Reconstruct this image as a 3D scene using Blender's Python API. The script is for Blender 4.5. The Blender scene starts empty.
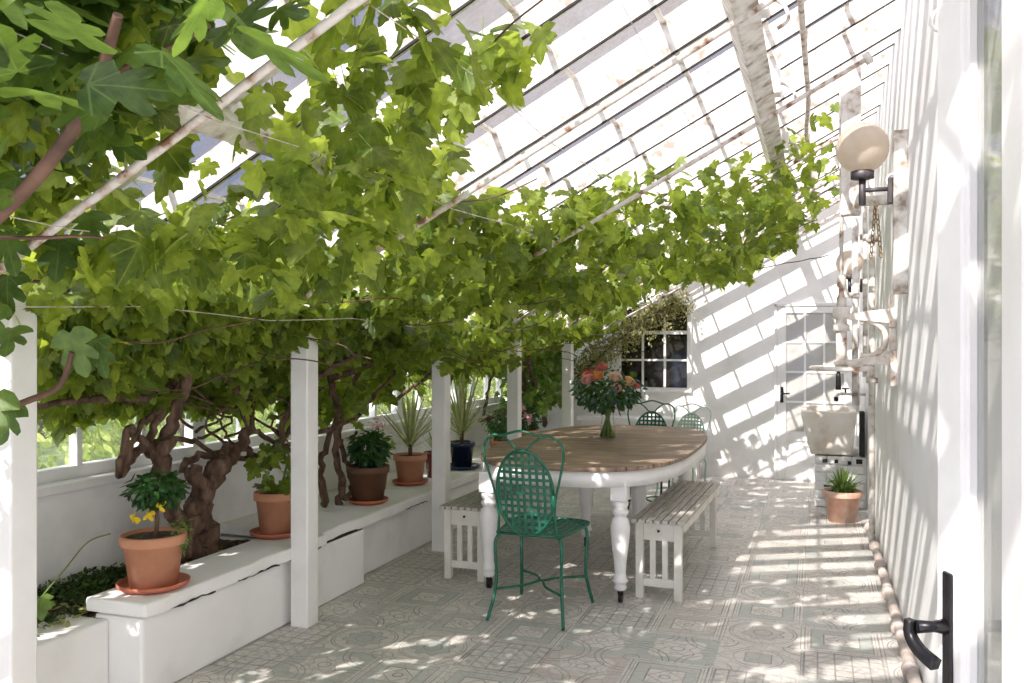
import bpy, math, random
import numpy as np
from mathutils import Vector, Matrix, noise as mnoise
R = math.radians
PI = math.pi
sc = bpy.context.scene
col = sc.collection
rnd = random.Random(7)
nr = np.random.RandomState(11)

# ------------------------------------------------------------------ camera
TH = R(19.5); CT, ST = math.cos(TH), math.sin(TH); F = 860.0; H = 1.45; HY = 345.0
cam = bpy.data.cameras.new('camera'); co = bpy.data.objects.new('camera', cam); col.objects.link(co)
co.location = (0, 0, H); co.rotation_euler = (R(90), 0, TH)
cam.sensor_width = 36; cam.lens = F / 1024 * 36; cam.shift_y = (HY - 341.5) / 1024
cam.clip_start = 0.02; cam.clip_end = 200
sc.camera = co

def ray(px, py):
    a = (px - 512) / F; b = (HY - py) / F
    return Vector((-ST + a * CT, CT + a * ST, b))
def at(px, py, X=None, Y=None, Z=None, D=None):
    d = ray(px, py); o = Vector((0, 0, H))
    if X is not None: t = X / d.x
    elif Y is not None: t = Y / d.y
    elif Z is not None: t = (Z - H) / d.z
    else: t = D
    return o + d * t

def roof(x): return 3.05 + 0.53 * x

# ------------------------------------------------------------------ materials
def mat(name):
    m = bpy.data.materials.new(name); m.use_nodes = True
    nt = m.node_tree; nt.nodes.clear()
    out = nt.nodes.new('ShaderNodeOutputMaterial')
    return m, nt, out
def N(nt, t, **k):
    n = nt.nodes.new(t)
    for a, b in k.items(): setattr(n, a, b)
    return n
def L(nt, a, b): nt.links.new(a, b)
def ramp(nt, fac, stops):
    r = N(nt, 'ShaderNodeValToRGB'); L(nt, fac, r.inputs[0])
    e = r.color_ramp.elements
    while len(e) < len(stops): e.new(0.5)
    for i, (p, c) in enumerate(stops):
        e[i].position = p; e[i].color = (*c, 1) if len(c) == 3 else c
    return r.outputs[0]
def noise(nt, scale, detail=4, stretch=None, rough=.55, coord='Object'):
    tc = N(nt, 'ShaderNodeTexCoord'); v = tc.outputs[coord]
    if stretch:
        mp = N(nt, 'ShaderNodeMapping'); mp.inputs['Scale'].default_value = stretch
        L(nt, v, mp.inputs[0]); v = mp.outputs[0]
    n = N(nt, 'ShaderNodeTexNoise'); n.inputs['Scale'].default_value = scale
    n.inputs['Detail'].default_value = detail; n.inputs['Roughness'].default_value = rough
    L(nt, v, n.inputs['Vector']); return n.outputs['Fac']
def bsdf(nt, out, rough=.5, metal=0, spec=.5):
    p = N(nt, 'ShaderNodeBsdfPrincipled'); p.inputs['Roughness'].default_value = rough
    p.inputs['Metallic'].default_value = metal; p.inputs['Specular IOR Level'].default_value = spec
    if out: L(nt, p.outputs[0], out.inputs[0])
    return p
def bump(nt, p, h, strength=.3, dist=.01):
    b = N(nt, 'ShaderNodeBump'); b.inputs['Strength'].default_value = strength
    b.inputs['Distance'].default_value = dist; L(nt, h, b.inputs['Height']); L(nt, b.outputs[0], p.inputs['Normal'])
def simple(name, stops, scale=6, rough=.5, metal=0, stretch=None, bs=.2, bd=.004, detail=5, spec=.5):
    m, nt, out = mat(name); p = bsdf(nt, out, rough, metal, spec)
    n = noise(nt, scale, detail, stretch); L(nt, ramp(nt, n, stops), p.inputs['Base Color'])
    if bs: bump(nt, p, n, bs, bd)
    return m

M = {}
W = (.86, .855, .84)
M['white_wall'] = simple('white_limewash', [(.3, (.74, .73, .71)), (.5, (.85, .845, .83)), (.8, (.9, .895, .885))], 3, .85, bs=.35, bd=.012)
M['white_paint'] = simple('white_gloss_paint', [(.3, (.80, .79, .77)), (.6, (.88, .875, .86))], 5, .4, bs=.08)
M['old_paint'] = simple('flaking_white_paint', [(.34, (.32, .26, .21)), (.44, (.62, .57, .51)), (.6, (.80, .78, .74))], 14, .6, bs=.35)
M['bench_paint'] = simple('cream_bench_paint', [(.3, (.66, .63, .55)), (.6, (.78, .76, .69))], 7, .5, bs=.1)
M['bench_top'] = simple('weathered_slat_paint', [(.3, (.36, .33, .29)), (.6, (.56, .53, .48))], 9, .6, stretch=(6, 1, 6), bs=.2)
M['terracotta'] = simple('terracotta', [(.3, (.44, .19, .10)), (.6, (.60, .29, .17)), (.8, (.68, .42, .30))], 5, .8, bs=.2)
M['pale_terracotta'] = simple('pale_terracotta', [(.3, (.48, .25, .17)), (.5, (.62, .38, .28)), (.7, (.74, .58, .50))], 7, .85, bs=.2)
M['saucer'] = simple('red_clay_saucer', [(.3, (.38, .10, .05)), (.7, (.50, .16, .09))], 6, .6, bs=.1)
M['brown_pot'] = simple('dark_brown_clay', [(.3, (.10, .045, .022)), (.7, (.18, .08, .04))], 6, .6, bs=.1)
M['navy_pot'] = simple('navy_glaze', [(.3, (.008, .012, .03)), (.7, (.02, .03, .07))], 3, .15, bs=0)
M['red_pot'] = simple('dark_red_glaze', [(.3, (.16, .02, .02)), (.7, (.25, .04, .035))], 3, .25, bs=0)
M['green_iron'] = simple('green_painted_iron', [(.3, (.005, .09, .050)), (.7, (.010, .14, .080))], 12, .4, bs=.1, bd=.002)
M['mint_iron'] = simple('pale_green_painted_iron', [(.3, (.35, .52, .44)), (.7, (.45, .60, .52))], 12, .5, bs=.1, bd=.002)
M['black_iron'] = simple('black_iron', [(.3, (.012, .012, .014)), (.7, (.035, .033, .036))], 20, .32, .6, bs=.25, bd=.003)
M['grey_iron'] = simple('grey_lamp_metal', [(.3, (.06, .055, .06)), (.7, (.12, .105, .11))], 15, .5, .5, bs=.15)
M['rust_rod'] = simple('rusty_white_rod', [(.34, (.22, .11, .07)), (.42, (.50, .40, .33)), (.55, (.70, .66, .62))], 20, .6, bs=.2)
M['brass'] = simple('old_brass', [(.3, (.22, .13, .05)), (.7, (.42, .27, .10))], 15, .4, .8, bs=.1)
M['bark'] = simple('vine_bark', [(.3, (.035, .02, .013)), (.5, (.11, .062, .04)), (.7, (.22, .14, .10))], 9, .9, stretch=(3, 3, .8), bs=.9, bd=.02)
M['fig_bark'] = simple('fig_bark', [(.3, (.07, .035, .022)), (.7, (.17, .09, .06))], 12, .7, bs=.3)
M['soil'] = simple('dark_soil', [(.35, (.03, .018, .011)), (.55, (.075, .045, .028)), (.68, (.22, .15, .10))], 40, .95, bs=.8, bd=.02)
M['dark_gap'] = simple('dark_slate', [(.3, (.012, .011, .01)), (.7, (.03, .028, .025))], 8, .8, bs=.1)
M['stone'] = simple('pale_worn_stone', [(.3, (.62, .53, .42)), (.5, (.80, .75, .67)), (.7, (.88, .85, .80))], 5, .8, bs=.4)
M['clay_pipe'] = simple('old_clay_pipe', [(.3, (.30, .25, .22)), (.5, (.48, .41, .36)), (.7, (.68, .63, .59))], 9, .7, bs=.2)
M['gear_paint'] = simple('cream_flaking_gear_paint', [(.32, (.32, .17, .10)), (.42, (.68, .60, .52)), (.6, (.84, .80, .75))], 16, .5, bs=.25)
M['stem'] = simple('green_stem', [(.3, (.10, .17, .04)), (.7, (.22, .33, .09))], 12, .6, bs=0)
M['garden'] = simple('garden_grass', [(.3, (.10, .16, .04)), (.7, (.26, .32, .12))], 3, .9, bs=.3)

def leafmat(name, c1, c2, c3, trans=.5, tcol=(.42, .62, .06), rough=.45):
    m, nt, out = mat(name)
    g = N(nt, 'ShaderNodeNewGeometry')
    c = ramp(nt, g.outputs['Random Per Island'], [(0, c1), (.55, c2), (1, c3)])
    p = bsdf(nt, None, rough, 0, .4)
    t = N(nt, 'ShaderNodeBsdfTranslucent')
    def mm(op, a, b=None, c_=None):
        n = N(nt, 'ShaderNodeMath', operation=op)
        for i, v in enumerate((a, b, c_)):
            if v is None: continue
            if isinstance(v, (int, float)): n.inputs[i].default_value = v
            else: L(nt, v, n.inputs[i])
        return n.outputs[0]
    at_ = N(nt, 'ShaderNodeAttribute', attribute_name='leafuv'); sp = N(nt, 'ShaderNodeSeparateXYZ'); L(nt, at_.outputs['Vector'], sp.inputs[0])
    u, v = mm('ABSOLUTE', sp.outputs[0]), sp.outputs[1]
    vein = None
    for a_ in (0, 40, 82):
        ca, sa = math.cos(R(a_)), math.sin(R(a_))
        d = mm('ABSOLUTE', mm('SUBTRACT', mm('MULTIPLY', u, ca), mm('MULTIPLY', v, sa)))
        k = mm('MULTIPLY', mm('LESS_THAN', d, .014), mm('GREATER_THAN', mm('ADD', mm('MULTIPLY', u, sa), mm('MULTIPLY', v, ca)), 0))
        vein = k if vein is None else mm('MAXIMUM', vein, k)
    side = mm('LESS_THAN', mm('FRACT', mm('SUBTRACT', mm('MULTIPLY', v, 7), mm('MULTIPLY', u, 5))), .10)
    vein = mm('MAXIMUM', mm('MULTIPLY', vein, .55), mm('MULTIPLY', side, .22))
    nz = noise(nt, 26, 3)
    mott = ramp(nt, nz, [(.3, (.62, .66, .6)), (.7, (1.25, 1.22, 1.2))])
    mx = N(nt, 'ShaderNodeMix', data_type='RGBA', blend_type='MULTIPLY'); mx.inputs[0].default_value = 1; L(nt, c, mx.inputs[6]); L(nt, mott, mx.inputs[7])
    mv = N(nt, 'ShaderNodeMix', data_type='RGBA'); L(nt, vein, mv.inputs[0]); L(nt, mx.outputs[2], mv.inputs[6]); mv.inputs[7].default_value = (min(1, c3[0] * 1.7), min(1, c3[1] * 1.6), c3[2] * 1.8, 1)
    L(nt, mv.outputs[2], p.inputs['Base Color'])
    tc = ramp(nt, g.outputs['Random Per Island'], [(0, tuple(v * .65 for v in tcol)), (.6, tcol), (1, tuple(min(1, v * 1.35) for v in tcol))])
    mt = N(nt, 'ShaderNodeMix', data_type='RGBA', blend_type='MULTIPLY'); mt.inputs[0].default_value = 1; L(nt, tc, mt.inputs[6]); L(nt, mott, mt.inputs[7])
    mt2 = N(nt, 'ShaderNodeMix', data_type='RGBA', blend_type='MULTIPLY'); L(nt, vein, mt2.inputs[0]); L(nt, mt.outputs[2], mt2.inputs[6]); mt2.inputs[7].default_value = (.45, .5, .3, 1)
    L(nt, mt2.outputs[2], t.inputs['Color'])
    bp_ = N(nt, 'ShaderNodeBump'); bp_.inputs['Strength'].default_value = .35; bp_.inputs['Distance'].default_value = .004; L(nt, nz, bp_.inputs['Height']); L(nt, bp_.outputs[0], p.inputs['Normal'])
    s = N(nt, 'ShaderNodeMixShader'); s.inputs[0].default_value = trans
    L(nt, p.outputs[0], s.inputs[1]); L(nt, t.outputs[0], s.inputs[2]); L(nt, s.outputs[0], out.inputs[0])
    return m
M['vine_leaf'] = leafmat('vine_leaf', (.02, .06, .010), (.09, .16, .022), (.29, .35, .07), .5, (.52, .64, .07))
M['fig_leaf'] = leafmat('fig_leaf', (.025, .06, .018), (.06, .115, .03), (.13, .20, .05), .36, (.28, .44, .05))
M['shrub_leaf'] = leafmat('dark_shrub_leaf', (.01, .045, .015), (.02, .08, .02), (.05, .13, .03), .2, (.15, .35, .05))
M['light_leaf'] = leafmat('light_shrub_leaf', (.07, .15, .03), (.14, .24, .05), (.26, .36, .09), .4, (.35, .55, .10))
M['yucca_leaf'] = leafmat('striped_sword_leaf', (.16, .24, .06), (.40, .44, .16), (.66, .62, .32), .3, (.5, .6, .2))
M['garden_leaf'] = leafmat('garden_leaf', (.12, .20, .04), (.26, .34, .08), (.50, .52, .16), .4, (.6, .75, .15))
M['dry_leaf'] = leafmat('dried_climber_leaf', (.16, .14, .05), (.30, .32, .12), (.48, .44, .24), .4, (.5, .5, .15))
M['moss_leaf'] = leafmat('moss_leaf', (.015, .035, .01), (.03, .07, .015), (.07, .13, .03), .2, (.15, .28, .04))
M['euc_leaf'] = leafmat('eucalyptus_leaf', (.015, .05, .03), (.03, .09, .045), (.12, .20, .16), .15, (.1, .25, .1))
def petal(name, c, e):
    m, nt, out = mat(name); p = bsdf(nt, None, .6, 0, .2)
    lw = N(nt, 'ShaderNodeLayerWeight'); lw.inputs[0].default_value = .4
    L(nt, ramp(nt, lw.outputs['Facing'], [(0, c), (1, e)]), p.inputs['Base Color'])
    t = N(nt, 'ShaderNodeBsdfTranslucent'); t.inputs[0].default_value = (*e, 1)
    s = N(nt, 'ShaderNodeMixShader'); s.inputs[0].default_value = .3
    L(nt, p.outputs[0], s.inputs[1]); L(nt, t.outputs[0], s.inputs[2]); L(nt, s.outputs[0], out.inputs[0]); return m
M['coral'] = petal('coral_petal', (.60, .14, .15), (.82, .36, .34))
M['red_rose'] = petal('dusky_red_petal', (.42, .06, .06), (.62, .20, .18))
M['orange'] = petal('orange_petal', (.85, .34, .08), (.95, .60, .28))
M['peach'] = petal('peach_petal', (.88, .60, .44), (.95, .80, .68))
M['blush'] = petal('blush_petal', (.85, .42, .36), (.95, .70, .64))
M['apricot'] = petal('apricot_petal', (.90, .55, .24), (.96, .78, .48))
M['pink'] = petal('pink_petal', (.75, .35, .45), (.90, .65, .70))
M['yellow'] = petal('yellow_petal', (.85, .60, .02), (.90, .72, .08))

def glassmat(name, tint, milky, mcol, gloss=.06, dirt_scale=3):
    m, nt, out = mat(name)
    tr = N(nt, 'ShaderNodeBsdfTransparent'); tr.inputs[0].default_value = (*tint, 1)
    gl = N(nt, 'ShaderNodeBsdfGlossy'); gl.inputs['Roughness'].default_value = .05
    df = N(nt, 'ShaderNodeBsdfDiffuse'); df.inputs[0].default_value = (*mcol, 1)
    tl = N(nt, 'ShaderNodeBsdfTranslucent'); tl.inputs[0].default_value = (*mcol, 1)
    a = N(nt, 'ShaderNodeAddShader')
    md = N(nt, 'ShaderNodeMixShader'); md.inputs[0].default_value = .6
    L(nt, df.outputs[0], md.inputs[1]); L(nt, tl.outputs[0], md.inputs[2])
    n = noise(nt, dirt_scale, 6, rough=.65)
    mr = N(nt, 'ShaderNodeMapRange'); L(nt, n, mr.inputs[0]); mr.inputs[1].default_value = .3; mr.inputs[2].default_value = .75
    mr.inputs[3].default_value = milky[0]; mr.inputs[4].default_value = milky[1]
    s1 = N(nt, 'ShaderNodeMixShader'); L(nt, mr.outputs[0], s1.inputs[0]); L(nt, tr.outputs[0], s1.inputs[1]); L(nt, md.outputs[0], s1.inputs[2])
    s2 = N(nt, 'ShaderNodeMixShader'); s2.inputs[0].default_value = gloss
    L(nt, s1.outputs[0], s2.inputs[1]); L(nt, gl.outputs[0], s2.inputs[2]); L(nt, s2.outputs[0], out.inputs[0]); return m
M['roof_glass'] = glassmat('dusty_roof_glass', (.97, .97, .98), (.0, .55), (.20, .17, .15), .05, 7)
M['window_glass'] = glassmat('window_glass', (.96, .97, .96), (.02, .12), (.8, .8, .78), .05, 3)
M['door_glass'] = glassmat('door_glass', (.92, .93, .92), (.05, .2), (.8, .8, .78), .35, 3)
def darkglass():
    m, nt, out = mat('dark_window_glass'); p = bsdf(nt, out, .06)
    L(nt, ramp(nt, noise(nt, 3), [(.4, (.012, .011, .01)), (.62, (.035, .032, .028)), (.75, (.12, .11, .10))]), p.inputs['Base Color']); return m
M['dark_glass'] = darkglass()
def paleglass():
    m, nt, out = mat('curtained_door_glass'); p = bsdf(nt, out, .12)
    L(nt, ramp(nt, noise(nt, 2.5), [(.3, (.38, .37, .34)), (.7, (.55, .54, .50))]), p.inputs['Base Color']); return m
M['pale_glass'] = paleglass()
def clearglass():
    m, nt, out = mat('clear_vase_glass'); p = bsdf(nt, None, .03); p.inputs['Transmission Weight'].default_value = 1
    p.inputs['IOR'].default_value = 1.2
    tr = N(nt, 'ShaderNodeBsdfTransparent'); s = N(nt, 'ShaderNodeMixShader'); s.inputs[0].default_value = .55
    n = noise(nt, 4); mr = N(nt, 'ShaderNodeMapRange'); L(nt, n, mr.inputs[0]); mr.inputs[3].default_value = .82; mr.inputs[4].default_value = .9
    L(nt, mr.outputs[0], s.inputs[0])
    L(nt, p.outputs[0], s.inputs[1]); L(nt, tr.outputs[0], s.inputs[2]); L(nt, s.outputs[0], out.inputs[0]); return m
M['vase_glass'] = clearglass()
def globeglass():
    m, nt, out = mat('frosted_globe_glass'); p = bsdf(nt, None, .35)
    L(nt, ramp(nt, noise(nt, 9), [(.3, (.62, .54, .44)), (.7, (.80, .74, .65))]), p.inputs['Base Color'])
    t = N(nt, 'ShaderNodeBsdfTranslucent'); t.inputs[0].default_value = (.8, .72, .62, 1)
    s = N(nt, 'ShaderNodeMixShader'); s.inputs[0].default_value = .5
    L(nt, p.outputs[0], s.inputs[1]); L(nt, t.outputs[0], s.inputs[2]); L(nt, s.outputs[0], out.inputs[0]); return m
M['globe'] = globeglass()
def woodtop():
    m, nt, out = mat('worn_pine_boards'); p = bsdf(nt, out, .55)
    tc = N(nt, 'ShaderNodeTexCoord')
    n = noise(nt, 4, 6, (1.2, 14, 4)); n2 = noise(nt, 2.2, 3)
    c = ramp(nt, n, [(.3, (.15, .10, .07)), (.5, (.29, .205, .145)), (.7, (.44, .345, .26))])
    c2 = ramp(nt, n2, [(.35, (.75, .75, .75)), (.65, (1.15, 1.12, 1.1))])
    mx = N(nt, 'ShaderNodeMix', data_type='RGBA', blend_type='MULTIPLY'); mx.inputs[0].default_value = 1
    L(nt, c, mx.inputs[6]); L(nt, c2, mx.inputs[7])
    sp = N(nt, 'ShaderNodeSeparateXYZ'); L(nt, tc.outputs['Object'], sp.inputs[0])
    m1 = N(nt, 'ShaderNodeMath', operation='PINGPONG'); L(nt, sp.outputs[1], m1.inputs[0]); m1.inputs[1].default_value = .085
    m2 = N(nt, 'ShaderNodeMath', operation='LESS_THAN'); L(nt, m1.outputs[0], m2.inputs[0]); m2.inputs[1].default_value = .003
    mx2 = N(nt, 'ShaderNodeMix', data_type='RGBA'); L(nt, m2.outputs[0], mx2.inputs[0]); L(nt, mx.outputs[2], mx2.inputs[6]); mx2.inputs[7].default_value = (.07, .035, .02, 1)
    L(nt, mx2.outputs[2], p.inputs['Base Color']); bump(nt, p, n, .2, .003); return m
M['wood_top'] = woodtop()

def tilemat():
    m, nt, out = mat('patterned_encaustic_tiles'); p = bsdf(nt, out, .42, 0, .45)
    tc = N(nt, 'ShaderNodeTexCoord')
    def mm(op, a, b=None, c=None):
        n = N(nt, 'ShaderNodeMath', operation=op)
        for i, v in enumerate((a, b, c)):
            if v is None: continue
            if isinstance(v, (int, float)): n.inputs[i].default_value = v
            else: L(nt, v, n.inputs[i])
        return n.outputs[0]
    sp = N(nt, 'ShaderNodeSeparateXYZ'); L(nt, tc.outputs['Object'], sp.inputs[0])
    S = .37
    def cell(S, ox, oy):
        u = mm('DIVIDE', mm('ADD', sp.outputs[0], ox), S); v = mm('DIVIDE', mm('ADD', sp.outputs[1], oy), S)
        iu, iv = mm('FLOOR', u), mm('FLOOR', v)
        fu = mm('SUBTRACT', mm('FRACT', u), .5); fv = mm('SUBTRACT', mm('FRACT', v), .5)
        cb = N(nt, 'ShaderNodeCombineXYZ'); L(nt, iu, cb.inputs[0]); L(nt, iv, cb.inputs[1])
        wn = N(nt, 'ShaderNodeTexWhiteNoise', noise_dimensions='2D'); L(nt, cb.outputs[0], wn.inputs[0])
        return fu, fv, wn.outputs[0], wn.outputs[1]
    fu, fv, r, rc = cell(S, 20.05, 20.1)
    au, av = mm('ABSOLUTE', fu), mm('ABSOLUTE', fv)
    rad = mm('SQRT', mm('ADD', mm('MULTIPLY', fu, fu), mm('MULTIPLY', fv, fv)))
    mxd = mm('MAXIMUM', au, av); dia = mm('ADD', au, av)
    cu, cv = mm('SUBTRACT', .5, au), mm('SUBTRACT', .5, av)
    crad = mm('SQRT', mm('ADD', mm('MULTIPLY', cu, cu), mm('MULTIPLY', cv, cv)))
    ang = mm('ARCTAN2', fv, fu)
    pet = mm('ADD', rad, mm('MULTIPLY', mm('COSINE', mm('MULTIPLY', ang, 8)), .035))
    pet4 = mm('ADD', rad, mm('MULTIPLY', mm('COSINE', mm('MULTIPLY', ang, 4)), .07))
    def line(d, k, w=.009): return mm('LESS_THAN', mm('ABSOLUTE', mm('SUBTRACT', d, k)), w)
    def mx_(*a):
        o = a[0]
        for b in a[1:]: o = mm('MAXIMUM', o, b)
        return o
    A = mx_(line(rad, .44), line(rad, .40, .006), line(pet, .26), line(rad, .12), line(crad, .16), line(mxd, .492, .006))
    B = mx_(line(mxd, .46), line(mxd, .38), line(mxd, .22), line(dia, .20), line(rad, .06), line(mxd, .42, .004))
    C = mx_(line(crad, .46), line(crad, .38), line(pet4, .22), line(rad, .08), line(crad, .1))
    D = mx_(line(dia, .5), line(dia, .43, .006), line(crad, .22), line(mxd, .16), line(rad, .30, .006))
    E = mx_(line(mm('FRACT', mm('MULTIPLY', fu, 5)), .5, .05), line(mm('FRACT', mm('MULTIPLY', fv, 5)), .5, .05), line(mxd, .46, .012))
    fA = mm('LESS_THAN', pet, .26); fB = mm('MULTIPLY', mm('GREATER_THAN', mxd, .22), mm('LESS_THAN', mxd, .38)); fC = mm('GREATER_THAN', mm('MULTIPLY', pet4, 1), .36)
    fD = mm('LESS_THAN', mxd, .16); fE = mm('LESS_THAN', mm('FRACT', mm('MULTIPLY', dia, 6)), .4)
    def sel(vals, cuts):
        o = vals[0]
        for v, c in zip(vals[1:], cuts):
            g = mm('GREATER_THAN', r, c); n = N(nt, 'ShaderNodeMix'); L(nt, g, n.inputs[0]); L(nt, o, n.inputs[2]); L(nt, v, n.inputs[3]); o = n.outputs[0]
        return o
    cuts = [.26, .46, .68, .86]
    ln = sel([A, B, C, D, E], cuts); fl = sel([fA, fB, fC, fD, fE], cuts)
    base = ramp(nt, r, [(0, (.67, .64, .59)), (.5, (.73, .69, .64)), (1, (.65, .62, .58))])
    fc = ramp(nt, rc, [(.2, (.40, .46, .43)), (.45, (.52, .54, .50)), (.6, (.57, .50, .46)), (.8, (.45, .49, .45))])
    def mixc(f, a, b):
        n = N(nt, 'ShaderNodeMix', data_type='RGBA'); L(nt, f, n.inputs[0])
        L(nt, a, n.inputs[6])
        if isinstance(b, tuple): n.inputs[7].default_value = (*b, 1)
        else: L(nt, b, n.inputs[7])
        return n.outputs[2]
    c = mixc(mm('MULTIPLY', fl, .75), base, fc)
    lc = ramp(nt, rc, [(0, (.17, .11, .10)), (.5, (.14, .16, .15)), (1, (.20, .14, .12))])
    wear = noise(nt, 5, 5); wr = N(nt, 'ShaderNodeMapRange'); L(nt, wear, wr.inputs[0]); wr.inputs[1].default_value = .35; wr.inputs[2].default_value = .65; wr.inputs[3].default_value = .35; wr.inputs[4].default_value = .9
    c = mixc(mm('MULTIPLY', ln, wr.outputs[0]), c, lc)
    # fine scroll ornament
    w = N(nt, 'ShaderNodeTexVoronoi', feature='DISTANCE_TO_EDGE'); w.inputs['Scale'].default_value = 16; L(nt, tc.outputs['Object'], w.inputs['Vector'])
    vv = mm('MULTIPLY', mm('LESS_THAN', w.outputs[0], .045), .42)
    c = mixc(vv, c, (.36, .36, .33))
    fu2, fv2, r2, rc2 = cell(.20, 20.05, 20.1)
    gr = mm('GREATER_THAN', mm('MAXIMUM', mm('ABSOLUTE', fu2), mm('ABSOLUTE', fv2)), .492)
    c = mixc(mm('MULTIPLY', gr, .6), c, (.45, .43, .39))
    dn = ramp(nt, noise(nt, 1.3, 4), [(.3, (.86, .85, .83)), (.7, (1.05, 1.05, 1.05))])
    n = N(nt, 'ShaderNodeMix', data_type='RGBA', blend_type='MULTIPLY'); n.inputs[0].default_value = 1; L(nt, c, n.inputs[6]); L(nt, dn, n.inputs[7])
    L(nt, n.outputs[2], p.inputs['Base Color'])
    return m
M['tiles'] = tilemat()

# ------------------------------------------------------------------ mesh builder
class MB:
    def __init__(s): s.v = []; s.f = []; s.sm = []
    def add(s, vs, fs, smooth=False):
        o = len(s.v); s.v += [tuple(v) for v in vs]; s.f += [tuple(i + o for i in f) for f in fs]; s.sm += [smooth] * len(fs); return s
    def box(s, x0, x1, y0, y1, z0, z1):
        v = [(x, y, z) for x in (x0, x1) for y in (y0, y1) for z in (z0, z1)]
        return s.add(v, [(0, 1, 3, 2), (4, 6, 7, 5), (0, 4, 5, 1), (2, 3, 7, 6), (0, 2, 6, 4), (1, 5, 7, 3)])
    def bar(s, a, b, w, h, up=(0, 0, 1)):
        a, b = Vector(a), Vector(b); d = (b - a).normalized(); u = Vector(up); sd = d.cross(u).normalized(); u = sd.cross(d)
        v = [p + sd * (sx * w / 2) + u * (sz * h / 2) for p in (a, b) for sx in (-1, 1) for sz in (-1, 1)]
        return s.add(v, [(0, 1, 3, 2), (4, 6, 7, 5), (0, 4, 5, 1), (2, 3, 7, 6), (0, 2, 6, 4), (1, 5, 7, 3)])
    def prism(s, poly, z0, z1, smooth=False):
        n = len(poly); v = [(x, y, z0) for x, y in poly] + [(x, y, z1) for x, y in poly]
        s.add(v, [tuple(range(n - 1, -1, -1)), tuple(range(n, 2 * n))])
        o = len(s.v) - 2 * n
        for i in range(n):
            j = (i + 1) % n; s.f.append((o + i, o + j, o + n + j, o + n + i)); s.sm.append(smooth)
        return s
    def tube(s, pts, rad, n=8, caps=True, wob=0):
        pts = [Vector(p) for p in pts]; m = len(pts)
        if not isinstance(rad, (list, tuple)): rad = [rad] * m
        t = [(pts[min(i + 1, m - 1)] - pts[max(i - 1, 0)]).normalized() for i in range(m)]
        ref = Vector((0, 0, 1)) if abs(t[0].z) < .9 else Vector((1, 0, 0))
        nrm = t[0].cross(ref).normalized(); vs = []
        for i in range(m):
            nrm = (nrm - t[i] * nrm.dot(t[i])).normalized(); bn = t[i].cross(nrm)
            for k in range(n):
                a = 2 * PI * k / n; rr = rad[i]
                if wob: rr *= 1 + wob * mnoise.noise(Vector((k * 1.7, i * .35, pts[0].x * 9)))
                vs.append(pts[i] + nrm * (math.cos(a) * rr) + bn * (math.sin(a) * rr))
        fs = [(i * n + k, i * n + (k + 1) % n, (i + 1) * n + (k + 1) % n, (i + 1) * n + k) for i in range(m - 1) for k in range(n)]
        s.add(vs, fs, True)
        if caps:
            o = len(s.v) - m * n
            s.f += [tuple(o + k for k in range(n - 1, -1, -1)), tuple(o + (m - 1) * n + k for k in range(n))]; s.sm += [False, False]
        return s
    def lathe(s, prof, c=(0, 0, 0), n=24, smooth=True, axis=None):
        vs = []
        q = Matrix.Identity(3)
        if axis: q = Vector((0, 0, 1)).rotation_difference(Vector(axis)).to_matrix()
        c = Vector(c)
        for r, z in prof:
            for k in range(n):
                a = 2 * PI * k / n; vs.append(c + q @ Vector((r * math.cos(a), r * math.sin(a), z)))
        m = len(prof)
        fs = [(i * n + k, i * n + (k + 1) % n, (i + 1) * n + (k + 1) % n, (i + 1) * n + k) for i in range(m - 1) for k in range(n)]
        s.add(vs, fs, smooth); o = len(s.v) - m * n
        if prof[0][0] > 1e-4: s.f.append(tuple(o + k for k in range(n - 1, -1, -1))); s.sm.append(False)
        if prof[-1][0] > 1e-4: s.f.append(tuple(o + (m - 1) * n + k for k in range(n))); s.sm.append(False)
        return s
    def ball(s, c, r, n=12, sz=1):
        return s.lathe([(max(1e-5, r * math.sin(PI * i / n)), -r * sz * math.cos(PI * i / n)) for i in range(n + 1)], c, 2 * n)
    def build(s, name, m, parent=None, org=None, bevel=0):
        me = bpy.data.meshes.new(name)
        o3 = Vector(org) if org is not None else (Vector(parent.location) if (parent is not None and parent.get('_world')) else None)
        vs = s.v if o3 is None else [(v[0] - o3.x, v[1] - o3.y, v[2] - o3.z) for v in s.v]
        me.from_pydata(vs, [], s.f); me.polygons.foreach_set('use_smooth', s.sm); me.update()
        me.materials.append(M[m] if isinstance(m, str) else m)
        o = bpy.data.objects.new(name, me); col.objects.link(o)
        if parent is not None: o.parent = parent
        elif org is not None: o.location = org
        if bevel:
            b = o.modifiers.new('bevel', 'BEVEL'); b.width = bevel; b.segments = 2; b.limit_method = 'ANGLE'; b.angle_limit = R(40)
        return o

def tag(o, label=None, cat=None, group=None, kind=None):
    if label: o['label'] = label
    if cat: o['category'] = cat
    if group: o['group'] = group
    if kind: o['kind'] = kind
    return o
def thing(name, label, cat, loc=(0, 0, 0), rz=0, group=None, world=False, kind=None):
    o = bpy.data.objects.new(name, None); col.objects.link(o); o.location = loc; o.rotation_euler = (0, 0, rz); o.empty_display_size = .1
    tag(o, label, cat, group, kind)
    if world: o['_world'] = 1; worlds.append(o)
    return o
worlds = []
def wthing(name, label, cat, loc, **k): return thing(name, label, cat, loc, world=True, **k)
def sub(name, mb, m, parent, org, bevel=0):      # child of a world-built mesh part
    o = mb.build(name, m, None, None, bevel)
    o.parent = parent
    for v in o.data.vertices: v.co -= Vector(org)
    return o
def copy_tree(o, parent=None):
    c = o.copy(); col.objects.link(c); c.parent = parent
    for ch in list(o.children): copy_tree(ch, c)
    return c
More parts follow.
